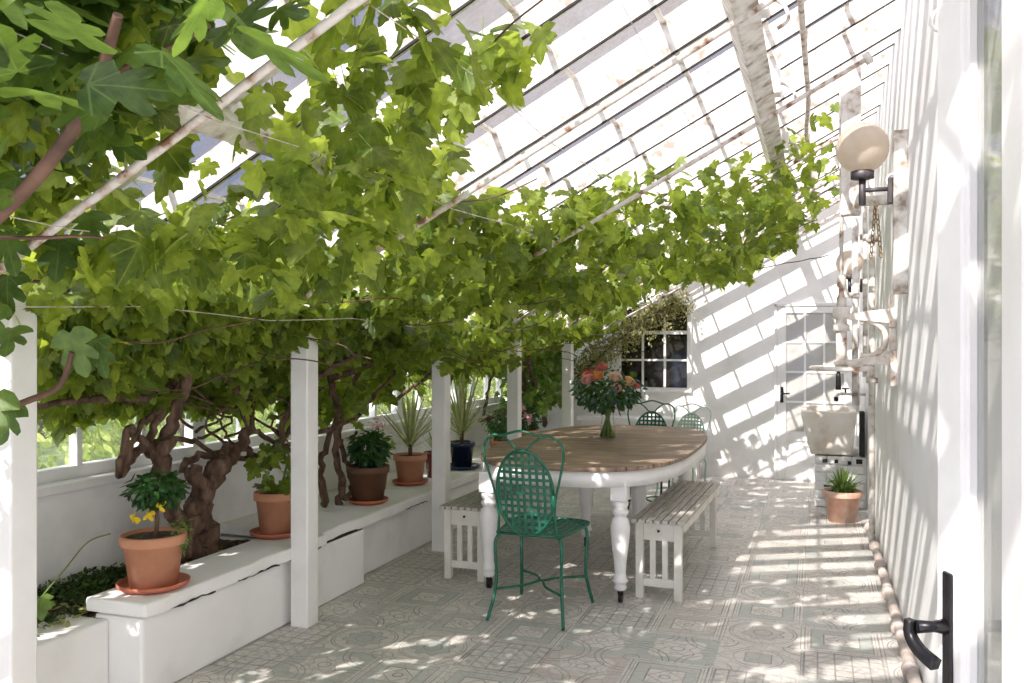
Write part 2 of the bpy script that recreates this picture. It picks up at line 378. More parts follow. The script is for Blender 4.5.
def smooth_path(pts, k=6):
    P = [Vector(p) for p in pts]; P = [P[0]] + P + [P[-1]]; out = []
    for i in range(1, len(P) - 2):
        a, b, c, d = P[i - 1:i + 3]
        for j in range(k):
            t = j / k
            out.append(.5 * ((2 * b) + (c - a) * t + (2 * a - 5 * b + 4 * c - d) * t * t + (3 * b - a - 3 * c + d) * t ** 3))
    out.append(P[-2]); return out

# ------------------------------------------------------------------ leaves
def mirror(half):   # half: right side base->tip, last on axis
    return half + [(-x, y) for x, y in reversed(half[:-1])]
VINE = mirror([(.0, .0), (.10, -.16), (.26, -.20), (.40, -.12), (.52, -.03), (.43, .07), (.35, .15), (.50, .22), (.58, .38), (.45, .44), (.38, .56), (.23, .50), (.27, .66), (.18, .74), (.12, .88), (0, 1.0)])
VINE = VINE[:-1]
FIG = mirror([(0, 0), (.12, -.12), (.30, -.08), (.44, .06), (.50, .22), (.38, .26), (.22, .32), (.34, .44), (.42, .62), (.36, .74), (.22, .66), (.14, .58), (.18, .74), (.17, .90), (.08, 1.02), (0, 1.08)])[:-1]
OVAL = [(0, 0), (.16, .22), (.24, .5), (.16, .8), (0, 1), (-.16, .8), (-.24, .5), (-.16, .22)]
def shape_arr(outline, cy=.3, fold=.35, droop=.3):
    v = [(0, cy)] + list(outline)
    a = np.array([(x, y, -fold * abs(x) ** 1.3 - droop * max(0, y) ** 2 * .6) for x, y in v], dtype=float)
    n = len(outline)
    f = [(0, i + 1, (i + 1) % n + 1) for i in range(n)]
    return a, np.array(f)
SH = {'vine': shape_arr(VINE, .22, .25, .28), 'fig': shape_arr(FIG, .25, .2, .2), 'oval': shape_arr(OVAL, .5, .35, .25)}
def leaves(name, m, parent, shape, pos, nrm, tip, size, org=(0, 0, 0)):
    base, F_ = SH[shape]; pos = np.asarray(pos, float) - np.array(org, float); n = len(pos)
    if n == 0: return None
    nrm = np.asarray(nrm, float); nrm /= np.linalg.norm(nrm, axis=1)[:, None]
    tip = np.asarray(tip, float); tip = tip - nrm * (tip * nrm).sum(1)[:, None]; tip /= (np.linalg.norm(tip, axis=1)[:, None] + 1e-9)
    sd = np.cross(tip, nrm); size = np.asarray(size, float)
    wz = nr.uniform(.4, 1.8, n)
    V = (pos[:, None, :] + size[:, None, None] * (base[None, :, 0:1] * sd[:, None, :] + base[None, :, 1:2] * tip[:, None, :] + (base[None, :, 2:3] * wz[:, None, None]) * nrm[:, None, :]))
    k = len(base); V = V.reshape(-1, 3)
    FF = (F_[None] + (np.arange(n) * k)[:, None, None]).reshape(-1)
    nf = len(FF) // 3
    me = bpy.data.meshes.new(name); me.vertices.add(len(V)); me.vertices.foreach_set('co', V.ravel())
    me.loops.add(len(FF)); me.loops.foreach_set('vertex_index', FF.astype(np.int32))
    me.polygons.add(nf); me.polygons.foreach_set('loop_start', np.arange(0, nf * 3, 3, dtype=np.int32))
    me.polygons.foreach_set('use_smooth', np.ones(nf, bool)); me.update(calc_edges=True)
    at_ = me.attributes.new('leafuv', 'FLOAT_VECTOR', 'POINT'); at_.data.foreach_set('vector', np.tile(base * [1, 1, 0], (n, 1)).ravel())
    me.validate()
    me.materials.append(M[m]); o = bpy.data.objects.new(name, me); col.objects.link(o)
    if parent is not None: o.parent = parent
    else: o.location = org
    return o
def rdir(n): 
    a = nr.normal(size=(n, 3)); return a / np.linalg.norm(a, axis=1)[:, None]

# ================================================================== SETTING
XL, XR, YF = -3.3, .42, 9.73
Y0 = -1.2
MB().box(XL - .2, XR + .25, Y0 - 2, YF + .3, -.1, 0).build('floor', 'tiles')['kind'] = 'structure'
MB().box(-14, XL - .2, -6, 22, -.2, -.02).build('garden_ground', 'garden')['kind'] = 'structure'
MB().box(XR, XR + .25, Y0, YF + .3, 0, 5.2).build('wall_right', 'white_wall')['kind'] = 'structure'
# far wall follows the roof slope
mb = MB(); pz = [(XL - .1, 0), (XR, 0), (XR, 5.0), (XR - .02, 5.0), (XR - .02, roof(XR) - .03), (XL - .1, roof(XL - .1) - .03)]
pz = [(XL - .1, 0), (XR, 0), (XR, roof(XR) - .03), (XL - .1, roof(XL - .1) - .03)]
n = len(pz); mb.add([(x, YF, z) for x, z in pz] + [(x, YF + .2, z) for x, z in pz], [(0, 1, 2, 3), (7, 6, 5, 4), (0, 4, 5, 1), (1, 5, 6, 2), (2, 6, 7, 3), (3, 7, 4, 0)])
mb.build('wall_back', 'white_wall')['kind'] = 'structure'
# left dwarf wall + sill + eave
MB().box(XL - .2, XL, Y0, YF + .1, 0, .77).build('wall_left', 'white_wall')['kind'] = 'structure'
MB().box(XL - .22, XL + .05, Y0, YF, .77, .815).build('trim_1', 'white_paint', bevel=.006)['kind'] = 'structure'
MB().box(XL - .12, XL + .0, Y0, YF, 1.20, 1.285).build('trim_2', 'white_paint')['kind'] = 'structure'
# left windows: three sashes per bay
wy = [-1.0 + 1.26 * i for i in range(9)]
for i in range(8):
    a, b = wy[i], wy[i + 1]
    if b > YF: b = YF
    if i == 7: b = min(b, YF - .02)
    if a >= YF - .2: break
    t = thing('window_%d' % (i + 2), None, None, (XL - .06, (a + b) / 2, .815), kind='structure'); o = Vector(t.location)
    fr = MB(); 
    for (y0, y1, z0, z1) in ((a, b, .815, .875), (a, b, 1.17, 1.20), (a, a + .05, .875, 1.17), (b - .05, b, .875, 1.17)):
        fr.box(XL - .09, XL - .03, y0, y1, z0, z1)
    fr.v = [tuple(Vector(v) - o) for v in fr.v]; fr.build('window_frame', 'white_paint', t)
    mu = MB(); st = (b - a) / 3
    for k in (1, 2): mu.box(XL - .085, XL - .035, a + st * k - .016, a + st * k + .016, .875, 1.17)
    mu.v = [tuple(Vector(v) - o) for v in mu.v]; mu.build('glazing_bars', 'white_paint', t)
    g = MB().box(XL - .062, XL - .058, a + .04, b - .04, .87, 1.18); g.v = [tuple(Vector(v) - o) for v in g.v]; g.build('pane', 'window_glass', t)

# ---- roof
roofT = thing('ceiling', None, None, (0, 4, 3), kind='structure'); ro = Vector((0, 4, 3))
def rchild(name, mb, m, bevel=0):
    mb.v = [tuple(Vector(v) - ro) for v in mb.v]; o = mb.build(name, m, roofT, bevel=bevel); return o
xa, xb = XL - .2, XR
ys = [3.46 + .38 * i for i in range(-12, 17)]
for i, y in enumerate(ys):
    if y < Y0 or y > YF - .05: continue
    deep = .15 if i % 4 == 0 else .10; w = .045 if i % 4 == 0 else .032
    mb = MB(); t = roof
    vs = []
    for yy in (y - w / 2, y + w / 2):
        vs += [(xa, yy, t(xa) - deep), (xb, yy, t(xb) - deep), (xb, yy, t(xb) + .015), (xa, yy, t(xa) + .015)]
    mb.add(vs, [(0, 1, 2, 3), (7, 6, 5, 4), (0, 4, 5, 1), (1, 5, 6, 2), (2, 6, 7, 3), (3, 7, 4, 0)])
    rchild('rafter', mb, 'old_paint')
    mb = MB().bar((xa, y + w / 2 + .006, t(xa) - .012), (xb, y + w / 2 + .006, t(xb) - .012), .012, .016); rchild('putty_line', mb, 'dark_gap')
    mb = MB().bar((xa, y - w / 2 + .004, t(xa) - deep - .004), (xb, y - w / 2 + .004, t(xb) - deep - .004), .009, .008); rchild('dark_edge_strip', mb, 'dark_gap')  # thin dark strip along the rafter's lower edge
mb = MB()
for i in range(len(ys) - 1):
    y0, y1 = ys[i] + .018, ys[i + 1] - .018
    if y1 < Y0 or y0 > YF: continue
    y1 = min(y1, YF)
    mb.add([(xa, y0, roof(xa)), (xb, y0, roof(xb)), (xb, y1, roof(xb)), (xa, y1, roof(xa))], [(0, 1, 2, 3)])
rchild('glass_panes', mb, 'roof_glass')
mb = MB()      # overlaps between the panes
x = -3.1
while x < .4:
    mb.bar((x, Y0, roof(x) - .004), (x, YF, roof(x) - .004), .022, .012); x += .36
rchild('pane_overlap_bars', mb, 'old_paint')
mb = MB().bar((-.27, Y0, roof(-.27) - .18), (-.27, YF, roof(-.27) - .18), .10, .13, (-.47, 0, .88)); rchild('purlin', mb, 'old_paint', .008)
mb = MB().bar((-1.55, Y0, roof(-1.55) - .15), (-1.55, YF, roof(-1.55) - .15), .08, .10, (-.47, 0, .88)); rchild('purlin', mb, 'old_paint', .008)

# tie rods
for i, y in enumerate([1.68, 3.10, 4.52, 5.94, 7.36, 8.78, 9.64]):
    wh = ['nearest the door, crossing above the potted shrub', 'second from the door, half buried in vine leaves', 'third from the door, reaching the bracket post',
          'fourth from the door, under the upper glass', 'fifth from the door, in the vine leaves', 'sixth from the door, near the back wall', 'lying flat against the back wall'][i]
    t = wthing('tie_rod', 'rust-spotted white sloping roof tie rod ' + wh, 'rod', (-1, y, 2.19), group='sloping roof tie rods')
    tie = lambda x: 2.72 + .53 * x
    x0 = -2.55 if i in (0, 6) else -2.1; x1 = .235 if i != 0 else .4
    MB().tube([(x0, y, tie(x0)), (x1, y, tie(x1))], .0125 if i else .012, 8).build('rod', 'rust_rod', t)
    MB().lathe([(.012, -.015), (.03, -.015), (.03, .015), (.012, .015)], (x1, y, tie(x1)), 10, axis=(.88, 0, .47)).build('end_nut', 'rust_rod', t)
    if i not in (0, 6): MB().bar((x0 + .02, y, tie(x0)), (x0 + .02, y, roof(x0) - .09), .02, .02, (0, 1, 0)).build('hanger', 'rust_rod', t)
# ventilation rod along the roof and its brackets
t = wthing('vent_rod', 'long thin rusty rod running lengthwise under the upper roof glass', 'rod', (-.05, 4, 2.78))
pts = smooth_path([(-.05 + .012 * math.sin(y * 3), y, 2.79 + .01 * math.cos(y * 2.1)) for y in np.arange(1.0, 9.5, .8)], 3)
MB().tube(pts, .013, 8).build('rod', 'rust_rod', t)
for y in (2.6, 4.3, 6.1, 7.9): MB().bar((-.05, y, 2.79), (-.05, y, 2.99), .02, .02, (0, 1, 0)).build('hanger', 'rust_rod', t)
for i, y in enumerate((3.42, 4.55, 5.9)):
    t = wthing('roof_bracket', ['white iron stay bracket on the purlin, nearest the door', 'white iron stay bracket on the purlin, middle one', 'white iron stay bracket on the purlin, farthest of three'][i], 'bracket', (-.20, y, roof(-.2) - .24), group='purlin stay brackets')
    z = roof(-.2) - .2
    MB().box(-.215, -.17, y - .05, y + .05, z - .03, z + .09).build('plate', 'white_paint', t, bevel=.006)
    MB().tube(smooth_path([(-.17, y, z + .03), (-.12, y, z), (-.10, y, z - .06), (-.14, y, z - .09)], 4), .008, 6).build('hook', 'rust_rod', t)
# training wires with bare twigs
for i, (x, dz) in enumerate([(-.55, .28), (-.95, .30), (-1.35, .32), (-1.8, .32), (-2.2, .30)]):
    pts = [(x, y, roof(x) - dz - .03 * math.sin((y - 1) * PI / 1.42) ** 2) for y in np.arange(1.0, 9.6, .35)]
    o = MB().tube(pts, .0016, 5).build('training_wire', 'rust_rod'); tag(o, ['thin dark training wire under the roof glass, the highest one', 'thin dark training wire under the roof, second highest', 'thin training wire in the middle of the roof, above the leaves', 'thin training wire deep in the vine leaves above the table', 'lowest thin training wire, beside the white posts'][i], 'wire', 'vine training wires')

# wooden posts
names = ['broad white wooden post at the left edge, nearest the camera', 'white wooden post beside the potted shrub with a red saucer', 'white wooden post between two spiky plants in pots', 'slim white wooden post behind the green chair at the table', 'farthest white wooden post, near the vase of roses']
for i, y in enumerate([2.20, 3.84, 5.56, 7.12, 8.84]):
    o = None
    w = .052
    if i == 0: y = 2.125
    o = MB().box(-2.50 - w, -2.50 + w, y - w, y + w, 0, roof(-2.5) - (.08 if i == 0 else .18)).build('wooden_post', 'white_paint', None, (-2.5, y, 0), bevel=.008); tag(o, names[i], 'post', 'white posts along the planter')

# planter: masonry
t = wthing('planter', 'long low white masonry planter with a stone ledge along the windows', 'planter', (-2.8, 4, 0), kind='structure')
mb = MB().box(-2.84, -2.59, 2.80, 4.63, 0, .332); mb.build('front_wall', 'white_wall', t, bevel=.012)
mb = MB().box(-3.0, -2.76, Y0, 2.80, 0, .316); mb.build('near_wall', 'white_wall', t, bevel=.012)
mb = MB().box(XL, -2.68, 4.63, YF, 0, .335).box(XL, -2.7, 4.16, 4.63, .0, .33); mb.build('far_wall', 'white_wall', t, bevel=.012)
mb = MB()
def slab(y0, y1, x0, x1, z0, z1, seed):
    ns = 14; g = random.Random(seed); fr = [(x1 + g.uniform(-.008, .008)) for _ in range(ns + 1)]; zz = [g.uniform(-.006, .003) for _ in range(ns + 1)]
    poly = []
    vs = []; fs = []
    for k in range(ns + 1):
        y = y0 + (y1 - y0) * k / ns
        vs += [(x0, y, z0 + zz[k]), (fr[k], y, z0 + zz[k]), (fr[k], y, z1), (x0, y, z1)]
    for k in range(ns):
        a = 4 * k; b = a + 4
        fs += [(a, a + 1, b + 1, b), (a + 1, a + 2, b + 2, b + 1), (a + 2, a + 3, b + 3, b + 2), (a + 3, a, b, b + 3)]
    e = 4 * ns; fs += [(3, 2, 1, 0), (e, e + 1, e + 2, e + 3)]
    return vs, fs
mb = MB(); mb.add(*slab(2.77, 4.14, -2.86, -2.545, .345, .405, 1)); mb.build('ledge', 'white_wall', t, bevel=.012)
mb = MB(); mb.add(*slab(4.17, 5.62, XL + .0, -2.60, .34, .405, 2)); mb.build('ledge', 'white_wall', t, bevel=.012)
mb = MB(); mb.add(*slab(5.64, YF - .0, XL + .0, -2.64, .34, .405, 3)); mb.build('ledge', 'white_wall', t, bevel=.012)
mb = MB().box(-2.83, -2.60, 2.82, 4.62, .33, .347).box(XL, -2.69, 4.64, YF, .33, .347); mb.build('mortar_joint', 'dark_gap', t)
g = random.Random(5)
for (ya_, yb_, x_) in ((2.84, 3.22, -2.545), (3.36, 3.70, -2.545), (3.78, 4.10, -2.545), (5.2, 5.6, -2.60)):
    MB().tube([(x_ - .006 + g.uniform(-.002, .004), y, .346 + g.uniform(-.005, .004)) for y in np.arange(ya_, yb_, .03)], [max(.001, .005 * g.uniform(.3, 1.2)) for _ in np.arange(ya_, yb_, .03)], 5).build('crack', 'dark_gap', t)
# soil
def grid_soil(x0, x1, y0, y1, z, name):
    nx, ny = 14, 60; vs = []; fs = []
    for j in range(ny + 1):
        for i in range(nx + 1):
            x = x0 + (x1 - x0) * i / nx; y = y0 + (y1 - y0) * j / ny
            vs.append((x, y, z + .05 * (1 - i / nx) + .03 * mnoise.noise(Vector((x * 6, y * 6, 0))) + .012 * mnoise.noise(Vector((x * 30, y * 30, 3)))))
    for j in range(ny):
        for i in range(nx):
            a = j * (nx + 1) + i; fs.append((a, a + 1, a + nx + 2, a + nx + 1))
    return MB().add(vs, fs, True)
o = grid_soil(XL, -2.84, 1.0, 4.2, .285, 'soil').build('planter_soil', 'soil'); tag(o, 'dark soil and leaf litter filling the planter bed', 'soil', kind='stuff')
# moss
n = 9000; y = nr.uniform(1.8, 4.1, n); x = nr.uniform(XL + .02, -2.86, n)
keep = np.array([mnoise.noise(Vector((a * 3, b * 2, 5))) + (.25 if (b < 3.35 and a < -2.93) else -.35) > 0 for a, b in zip(x, y)])
x, y = x[keep], y[keep]; n = len(x); z = np.array([.285 + .05 * (1 - (a - XL) / (-2.84 - XL)) + .03 * mnoise.noise(Vector((a * 6, b * 6, 0))) for a, b in zip(x, y)]) + nr.uniform(0, .045, n)
o = leaves('moss', 'moss_leaf', None, 'oval', np.c_[x, y, z], rdir(n) + [0, 0, .8], rdir(n) + [0, 0, .6], nr.uniform(.015, .035, n)); tag(o, 'dark green moss creeping over the soil by the near post', 'moss', kind='stuff')
n = 500; x = nr.uniform(-3.2, -2.86, n); y = nr.uniform(2.3, 3.9, n)
o = leaves('dry_leaves', 'dry_leaf', None, 'oval', np.c_[x, y, np.full(n, .335)], rdir(n) * .4 + [0, 0, 1], rdir(n), nr.uniform(.02, .05, n)); tag(o, 'small dry fallen leaves scattered on the soil', 'leaves', kind='stuff')

# skirting pipe on the right wall
t = wthing('wall_pipe', 'old clay coloured pipe along the foot of the right wall', 'pipe', (XR - .035, 4, .04))
pts = [(XR - .035 - .004 * math.sin(y), y, .04) for y in np.arange(1.0, 7.3, .3)]; MB().tube(pts, .028, 10).build('pipe', 'clay_pipe', t)
for y in np.arange(1.6, 7.3, .62): MB().lathe([(.028, -.035), (.036, -.03), (.036, .03), (.028, .035)], (XR - .037, y, .04), 12, axis=(0, 1, 0)).build('joint_collar', 'clay_pipe', t)

# ================================================================== back wall door & window
t = wthing('door_1', 'white glazed door in the back wall with a black handle plate', 'door', (-.01, YF, 0), kind='structure')
dx0, dx1, dz1 = -.40, .36, 1.86; yd = YF - .03
mb = MB().box(dx0, dx0 + .09, yd, YF, 0, dz1).box(dx1 - .09, dx1, yd, YF, 0, dz1).box(dx0 + .09, dx1 - .09, yd, YF, dz1 - .07, dz1).box(dx0 + .09, dx1 - .09, yd, YF, .42, .52).box(dx0 + .09, dx1 - .09, yd, YF, 0, .16)
mb.build('door_frame', 'white_paint', t, bevel=.005)
MB().box(dx0 + .09, dx1 - .09, YF - .012, YF - .002, .16, .42).build('lower_panel', 'white_paint', t, bevel=.004)
MB().box(dx0 + .13, dx1 - .13, YF - .022, YF - .012, .2, .38).build('panel_moulding', 'white_paint', t, bevel=.006)
gx0, gx1 = dx0 + .09, dx1 - .09; gz = [.52, .84, 1.16, 1.48, 1.79]
mb = MB()
for k in (1, 2):
    x = gx0 + (gx1 - gx0) * k / 3; mb.box(x - .011, x + .011, yd + .004, YF - .003, .52, 1.79)
for z in gz[1:-1]: mb.box(gx0, gx1, yd + .006, YF - .003, z - .011, z + .011)
mb.build('glazing_bars', 'white_paint', t)
for i in range(3):
    for j in range(4):
        x0 = gx0 + (gx1 - gx0) * i / 3; x1 = gx0 + (gx1 - gx0) * (i + 1) / 3
        MB().box(x0 + .004, x1 - .004, YF - .010, YF - .004, gz[j] + .004, gz[j + 1] - .004).build('pane', 'pale_glass', t)
hd = MB().box(dx0 + .03, dx0 + .065, yd - .012, yd, .83, 1.0); ho = hd.build('handle_plate', 'black_iron', t, bevel=.006)
sub('lever', MB().tube([(dx0 + .047, yd - .01, .93), (dx0 + .047, yd - .05, .93), (dx0 + .13, yd - .055, .93)], .008, 8), 'black_iron', ho, t.location)
MB().box(dx0 - .03, dx0 - .002, YF - .045, YF, 0, dz1 + .03).box(dx1 + .002, dx1 + .03, YF - .045, YF, 0, dz1 + .03).box(dx0 - .03, dx1 + .03, YF - .045, YF, dz1 + .003, dz1 + .04).build('architrave', 'white_paint', t, bevel=.004)

t = wthing('window_1', 'dark paned white window in the back wall behind the roses', 'window', (-1.73, YF, 1), kind='structure')
x0, x1, z0, z1 = -2.11, -1.36, .97, 1.92
nx = 3; zz = [.97, 1.28, 1.59, 1.90]
mb = MB().box(x0 - .05, x0, YF - .05, YF, z0 - .05, zz[-1] + .04).box(x1, x1 + .05, YF - .05, YF, z0 - .05, zz[-1] + .04).box(x0, x1, YF - .05, YF, z0 - .05, z0).box(x0, x1, YF - .05, YF, zz[-1], zz[-1] + .04)
mb.build('window_frame', 'white_paint', t, bevel=.004)
mb = MB()
for k in (1, 2): xx = x0 + (x1 - x0) * k / 3; mb.box(xx - .012, xx + .012, YF - .035, YF - .01, z0, zz[-1])
mb.box(x0, x1, YF - .037, YF - .01, 1.28 - .011, 1.28 + .011).box(x0, x1, YF - .045, YF - .01, 1.59 - .02, 1.59 + .02)
mb.build('glazing_bars', 'white_paint', t)
for i in range(3):
    for j in range(3):
        a = x0 + (x1 - x0) * i / 3; b = x0 + (x1 - x0) * (i + 1) / 3
        MB().box(a + .003, b - .003, YF - .016, YF - .008, zz[j] + .003, zz[j + 1] - .003).build('pane', 'dark_glass', t)

# ================================================================== near open door leaf
E = Vector((.213, 1.63, 0)); dv = Vector((math.sin(R(20)), -math.cos(R(20)), 0)); nv = Vector((-dv.y * -1, dv.x, 0)); nv = Vector((-math.cos(R(20)), -math.sin(R(20)), 0))
t = wthing('door_2', 'open white glazed door at the right edge with black lever handle', 'door', tuple(E), kind='structure')
def dbox(s0, s1, z0, z1, th=.022, off=0):
    a = E + dv * s0; b = E + dv * s1; mb = MB(); vs = []
    for p in (a, b):
        for k in (-1, 1):
            q = p + nv * (k * th + off)
            vs += [(q.x, q.y, z0), (q.x, q.y, z1)]
    mb.add(vs, [(0, 1, 3, 2), (4, 6, 7, 5), (0, 4, 5, 1), (2, 3, 7, 6), (0, 2, 6, 4), (1, 5, 7, 3)]); return mb
dbox(0, .082, .01, 2.6).build('stile', 'white_paint', t, bevel=.005)
dbox(.55, .65, .01, 2.6).build('stile', 'white_paint', t, bevel=.005)
dbox(.082, .55, .01, .25).build('bottom_rail', 'white_paint', t)
dbox(.082, .55, 2.5, 2.6).build('top_rail', 'white_paint', t)
dbox(.082, .092, .25, 2.5, .014).build('glazing_bead', 'white_paint', t)
dbox(.092, .55, .25, 2.5, .003).build('pane', 'door_glass', t)
pl = dbox(.032, .058, .72, 1.075, .004, .026).build('handle_plate', 'black_iron', t, bevel=.004)
hc = E + dv * .045 + nv * .03 + Vector((0, 0, .985))
c2 = hc + nv * .058
sub('lever', MB().tube([hc, hc + nv * .02, c2 - nv * .01], [.013, .009, .011], 10).tube(smooth_path([c2 + Vector((0, 0, .012)), c2 + Vector((0, 0, -.012)), c2 + dv * .02 - nv * .006 + Vector((0, 0, -.032)), c2 + dv * .05 - nv * .018 + Vector((0, 0, -.045))], 4), [.009 + .0003 * k for k in range(13)], 4), 'black_iron', pl, t.location)
sub('keyhole', MB().ball(E + dv * .045 + nv * .032 + Vector((0, 0, .79)), .008, 6), 'brass', pl, t.location)
# jamb in front of the hinge side
MB().box(.214, .34, 1.08, 1.20, 0, 2.9).build('trim_3', 'white_paint', bevel=.006)['kind'] = 'structure'

# hooks on wall
def hook(px, py, Y, r, label):
    c = at(px, py, Y=Y)
    pts = [(c.x - 0 + r * .0, c.y, c.z)]
    pts = [(c.x - r * .95 * math.cos(a), c.y, c.z + r * math.sin(a)) for a in np.linspace(PI * .68, -PI * .68, 16)]
    o = MB().tube(pts, r * .2, 8).build('wall_hook', 'white_paint', None, tuple(c)); tag(o, label, 'hook'); return o
hook(942, 20, 3.2, .036, 'white C-shaped hook high on the right wall near the open door')
hook(893, 180, 4.62, .030, 'small white C-shaped hook beside the near globe lamp')

# bracket post and wall board
t = wthing('bracket_post', 'flaking white timber post hanging under the roof beside the right wall', 'post', (.2, 5.0, 2.1))
MB().box(.125, .225, 4.96, 5.04, 2.15, roof(.13) - .12).build('post', 'old_paint', t, bevel=.006)
MB().box(.225, XR, 4.98, 5.02, 2.2, 2.25).build('strut', 'old_paint', t, bevel=.004)
t = wthing('wall_board', 'narrow white board fixed to the right wall behind the near globe lamp', 'board', (.38, 4.62, 2.4))
MB().box(.355, XR, 4.58, 4.66, 1.7, 2.5).build('board', 'old_paint', t, bevel=.005)

# globe lamps
def lamp(loc, wallx, s, label):
    x, y, z = loc
    t = wthing('globe_lamp', label, 'wall lamp', (x, y, z), group='globe wall lamps')
    r = .125 * s
    MB().ball((x, y, z), r, 16).build('globe', 'globe', t)
    MB().lathe([(.03 * s, -.02), (.055 * s, -.015), (.055 * s, .02), (.035 * s, .03)], (x, y, z - r - .012), 20).build('gallery', 'grey_iron', t)
    MB().tube([(x, y, z - r - .02), (x, y, z - r - .16 * s)], .017 * s, 12).build('stem', 'grey_iron', t)
    MB().tube([(x, y, z - r - .085 * s), (wallx - .01, y, z - r - .085 * s)], .011 * s, 10).build('arm', 'grey_iron', t)
    MB().box(wallx - .025, wallx, y - .018, y + .018, z - r - .16 * s, z - r - .03 * s).build('wall_plate', 'grey_iron', t, bevel=.006)
lamp((.215, 4.62, 2.43), .355, 1, 'large round frosted globe wall lamp on a dark arm, the nearer one')
lamp((.30, 8.9, 2.24), .415, 1, 'small-looking frosted globe wall lamp further down the right wall')

# window winding gear
gy = 5.3; gx = .135
t = wthing('winding_gear', 'old cream roof winding gear with handwheel, brackets and vertical rod on the right wall', 'winding gear', (XR, gy, 1.4))
MB().tube([(gx, gy, 1.70), (gx, gy, roof(gx) - .1)], .012, 10).build('vertical_rod', 'rust_rod', t)
MB().lathe([(.012, 1.66), (.026, 1.67), (.026, 1.72), (.016, 1.74), (.016, 1.78), (.026, 1.79), (.026, 1.83), (.012, 1.85)], (gx, gy, 0), 14).lathe([(.02, 1.53), (.045, 1.53), (.045, 1.565), (.03, 1.575), (.03, 1.60), (.048, 1.61), (.048, 1.66), (.02, 1.67)], (gx, gy, 0), 18).build('coupling', 'gear_paint', t)
MB().tube([(gx, gy, 1.34), (gx, gy, 1.55)], .03, 14).build('sleeve', 'gear_paint', t)
mb = MB(); rr = .165; mb.tube([(gx + rr * math.cos(a), gy + rr * math.sin(a), 1.315) for a in np.linspace(0, 2 * PI, 33)], .014, 8)
for a in np.arange(4) * PI / 2 + .4: mb.bar((gx, gy, 1.315), (gx + rr * math.cos(a), gy + rr * math.sin(a), 1.315), .022, .012)
mb.lathe([(.0001, -.02), (.035, -.02), (.035, .02), (.0001, .02)], (gx, gy, 1.315), 14)
mb.build('handwheel', 'gear_paint', t)
MB().tube([(gx - .02, gy - .16, 1.31), (gx - .02, gy - .16, 1.27), (gx - .02, gy - .16, 1.20)], [.008, .014, .016], 10).build('crank_grip', 'black_iron', t)
mb = MB()
# upper and lower bracket arms, tapered plates with big hole
mb.add([(gx, gy - .03, 1.60), (gx, gy + .03, 1.60), (XR, gy + .03, 1.57), (XR, gy - .03, 1.57), (gx, gy - .03, 1.625), (gx, gy + .03, 1.625), (XR, gy + .03, 1.66), (XR, gy - .03, 1.66)], [(3, 2, 1, 0), (4, 5, 6, 7), (0, 1, 5, 4), (1, 2, 6, 5), (2, 3, 7, 6), (3, 0, 4, 7)])
mb.build('bracket_arm', 'gear_paint', t, bevel=.004); mb = MB()
mb.add([(gx - .04, gy - .04, 1.335), (gx - .04, gy + .04, 1.335), (XR, gy + .04, 1.34), (XR, gy - .04, 1.34), (gx - .04, gy - .04, 1.355), (gx - .04, gy + .04, 1.355), (XR, gy + .04, 1.40), (XR, gy - .04, 1.40)], [(3, 2, 1, 0), (4, 5, 6, 7), (0, 1, 5, 4), (1, 2, 6, 5), (2, 3, 7, 6), (3, 0, 4, 7)])
mb.build('bracket_arm', 'gear_paint', t, bevel=.004)
mb = MB(); mb.tube([(gx + .135 + .10 * math.cos(a), gy, 1.485 + .10 * math.sin(a)) for a in np.linspace(-1.9, 1.9, 20)], .016, 8); mb.build('curved_brace', 'gear_paint', t)
MB().box(XR - .035, XR, gy - .10, gy + .10, 1.22, 1.42).box(XR - .03, XR, gy - .07, gy + .08, 1.42, 1.55).box(XR - .035, XR, gy - .10, gy + .10, 1.55, 1.75).build('wall_plate', 'gear_paint', t, bevel=.008)
# pipes on the wall beyond
t = wthing('wall_conduit', 'cluster of white vertical pipes clipped to the far part of the right wall', 'pipes', (.37, 7, 1))
for (x, y, z0, z1, r) in ((.37, 6.6, .0, 2.9, .022), (.36, 7.3, 1.2, 2.8, .018), (.33, 8.4, 0.9, 2.6, .028)):
    MB().tube([(x, y, z0), (x, y, z1)], r, 10).build('pipe', 'old_paint', t)
for (x, y, z) in ((.37, 6.6, 2.2), (.37, 6.6, 1.2), (.33, 8.4, 1.9), (.36, 7.3, 2.3)): MB().lathe([(.03, -.02), (.04, -.02), (.04, .02), (.03, .02)], (x, y, z), 12).build('clip', 'rust_rod', t)
# arched valve piece
MB().tube([(.30 + .06 * math.cos(a), 8.4, 2.05 + .16 * math.sin(a)) for a in np.linspace(0, 2 * PI, 25)], .014, 8).build('loop', 'old_paint', t)
t = wthing('hanging_chain', 'rusty chain loop hanging on the right wall below the near globe lamp', 'chain', (.33, 6.0, 2.2))
mb = MB()
for k in range(11):
    for sgn in (-1, 1):
        c = Vector((.36 + sgn * .003 * k, 6.0, 2.38 - k * .035)); mb.tube([c + Vector((.008 * math.cos(a), .008 * math.cos(a) * (k % 2), .022 * math.sin(a))) for a in np.linspace(0, 2 * PI, 9)], .0035, 5)
mb.build('links', 'brass', t)
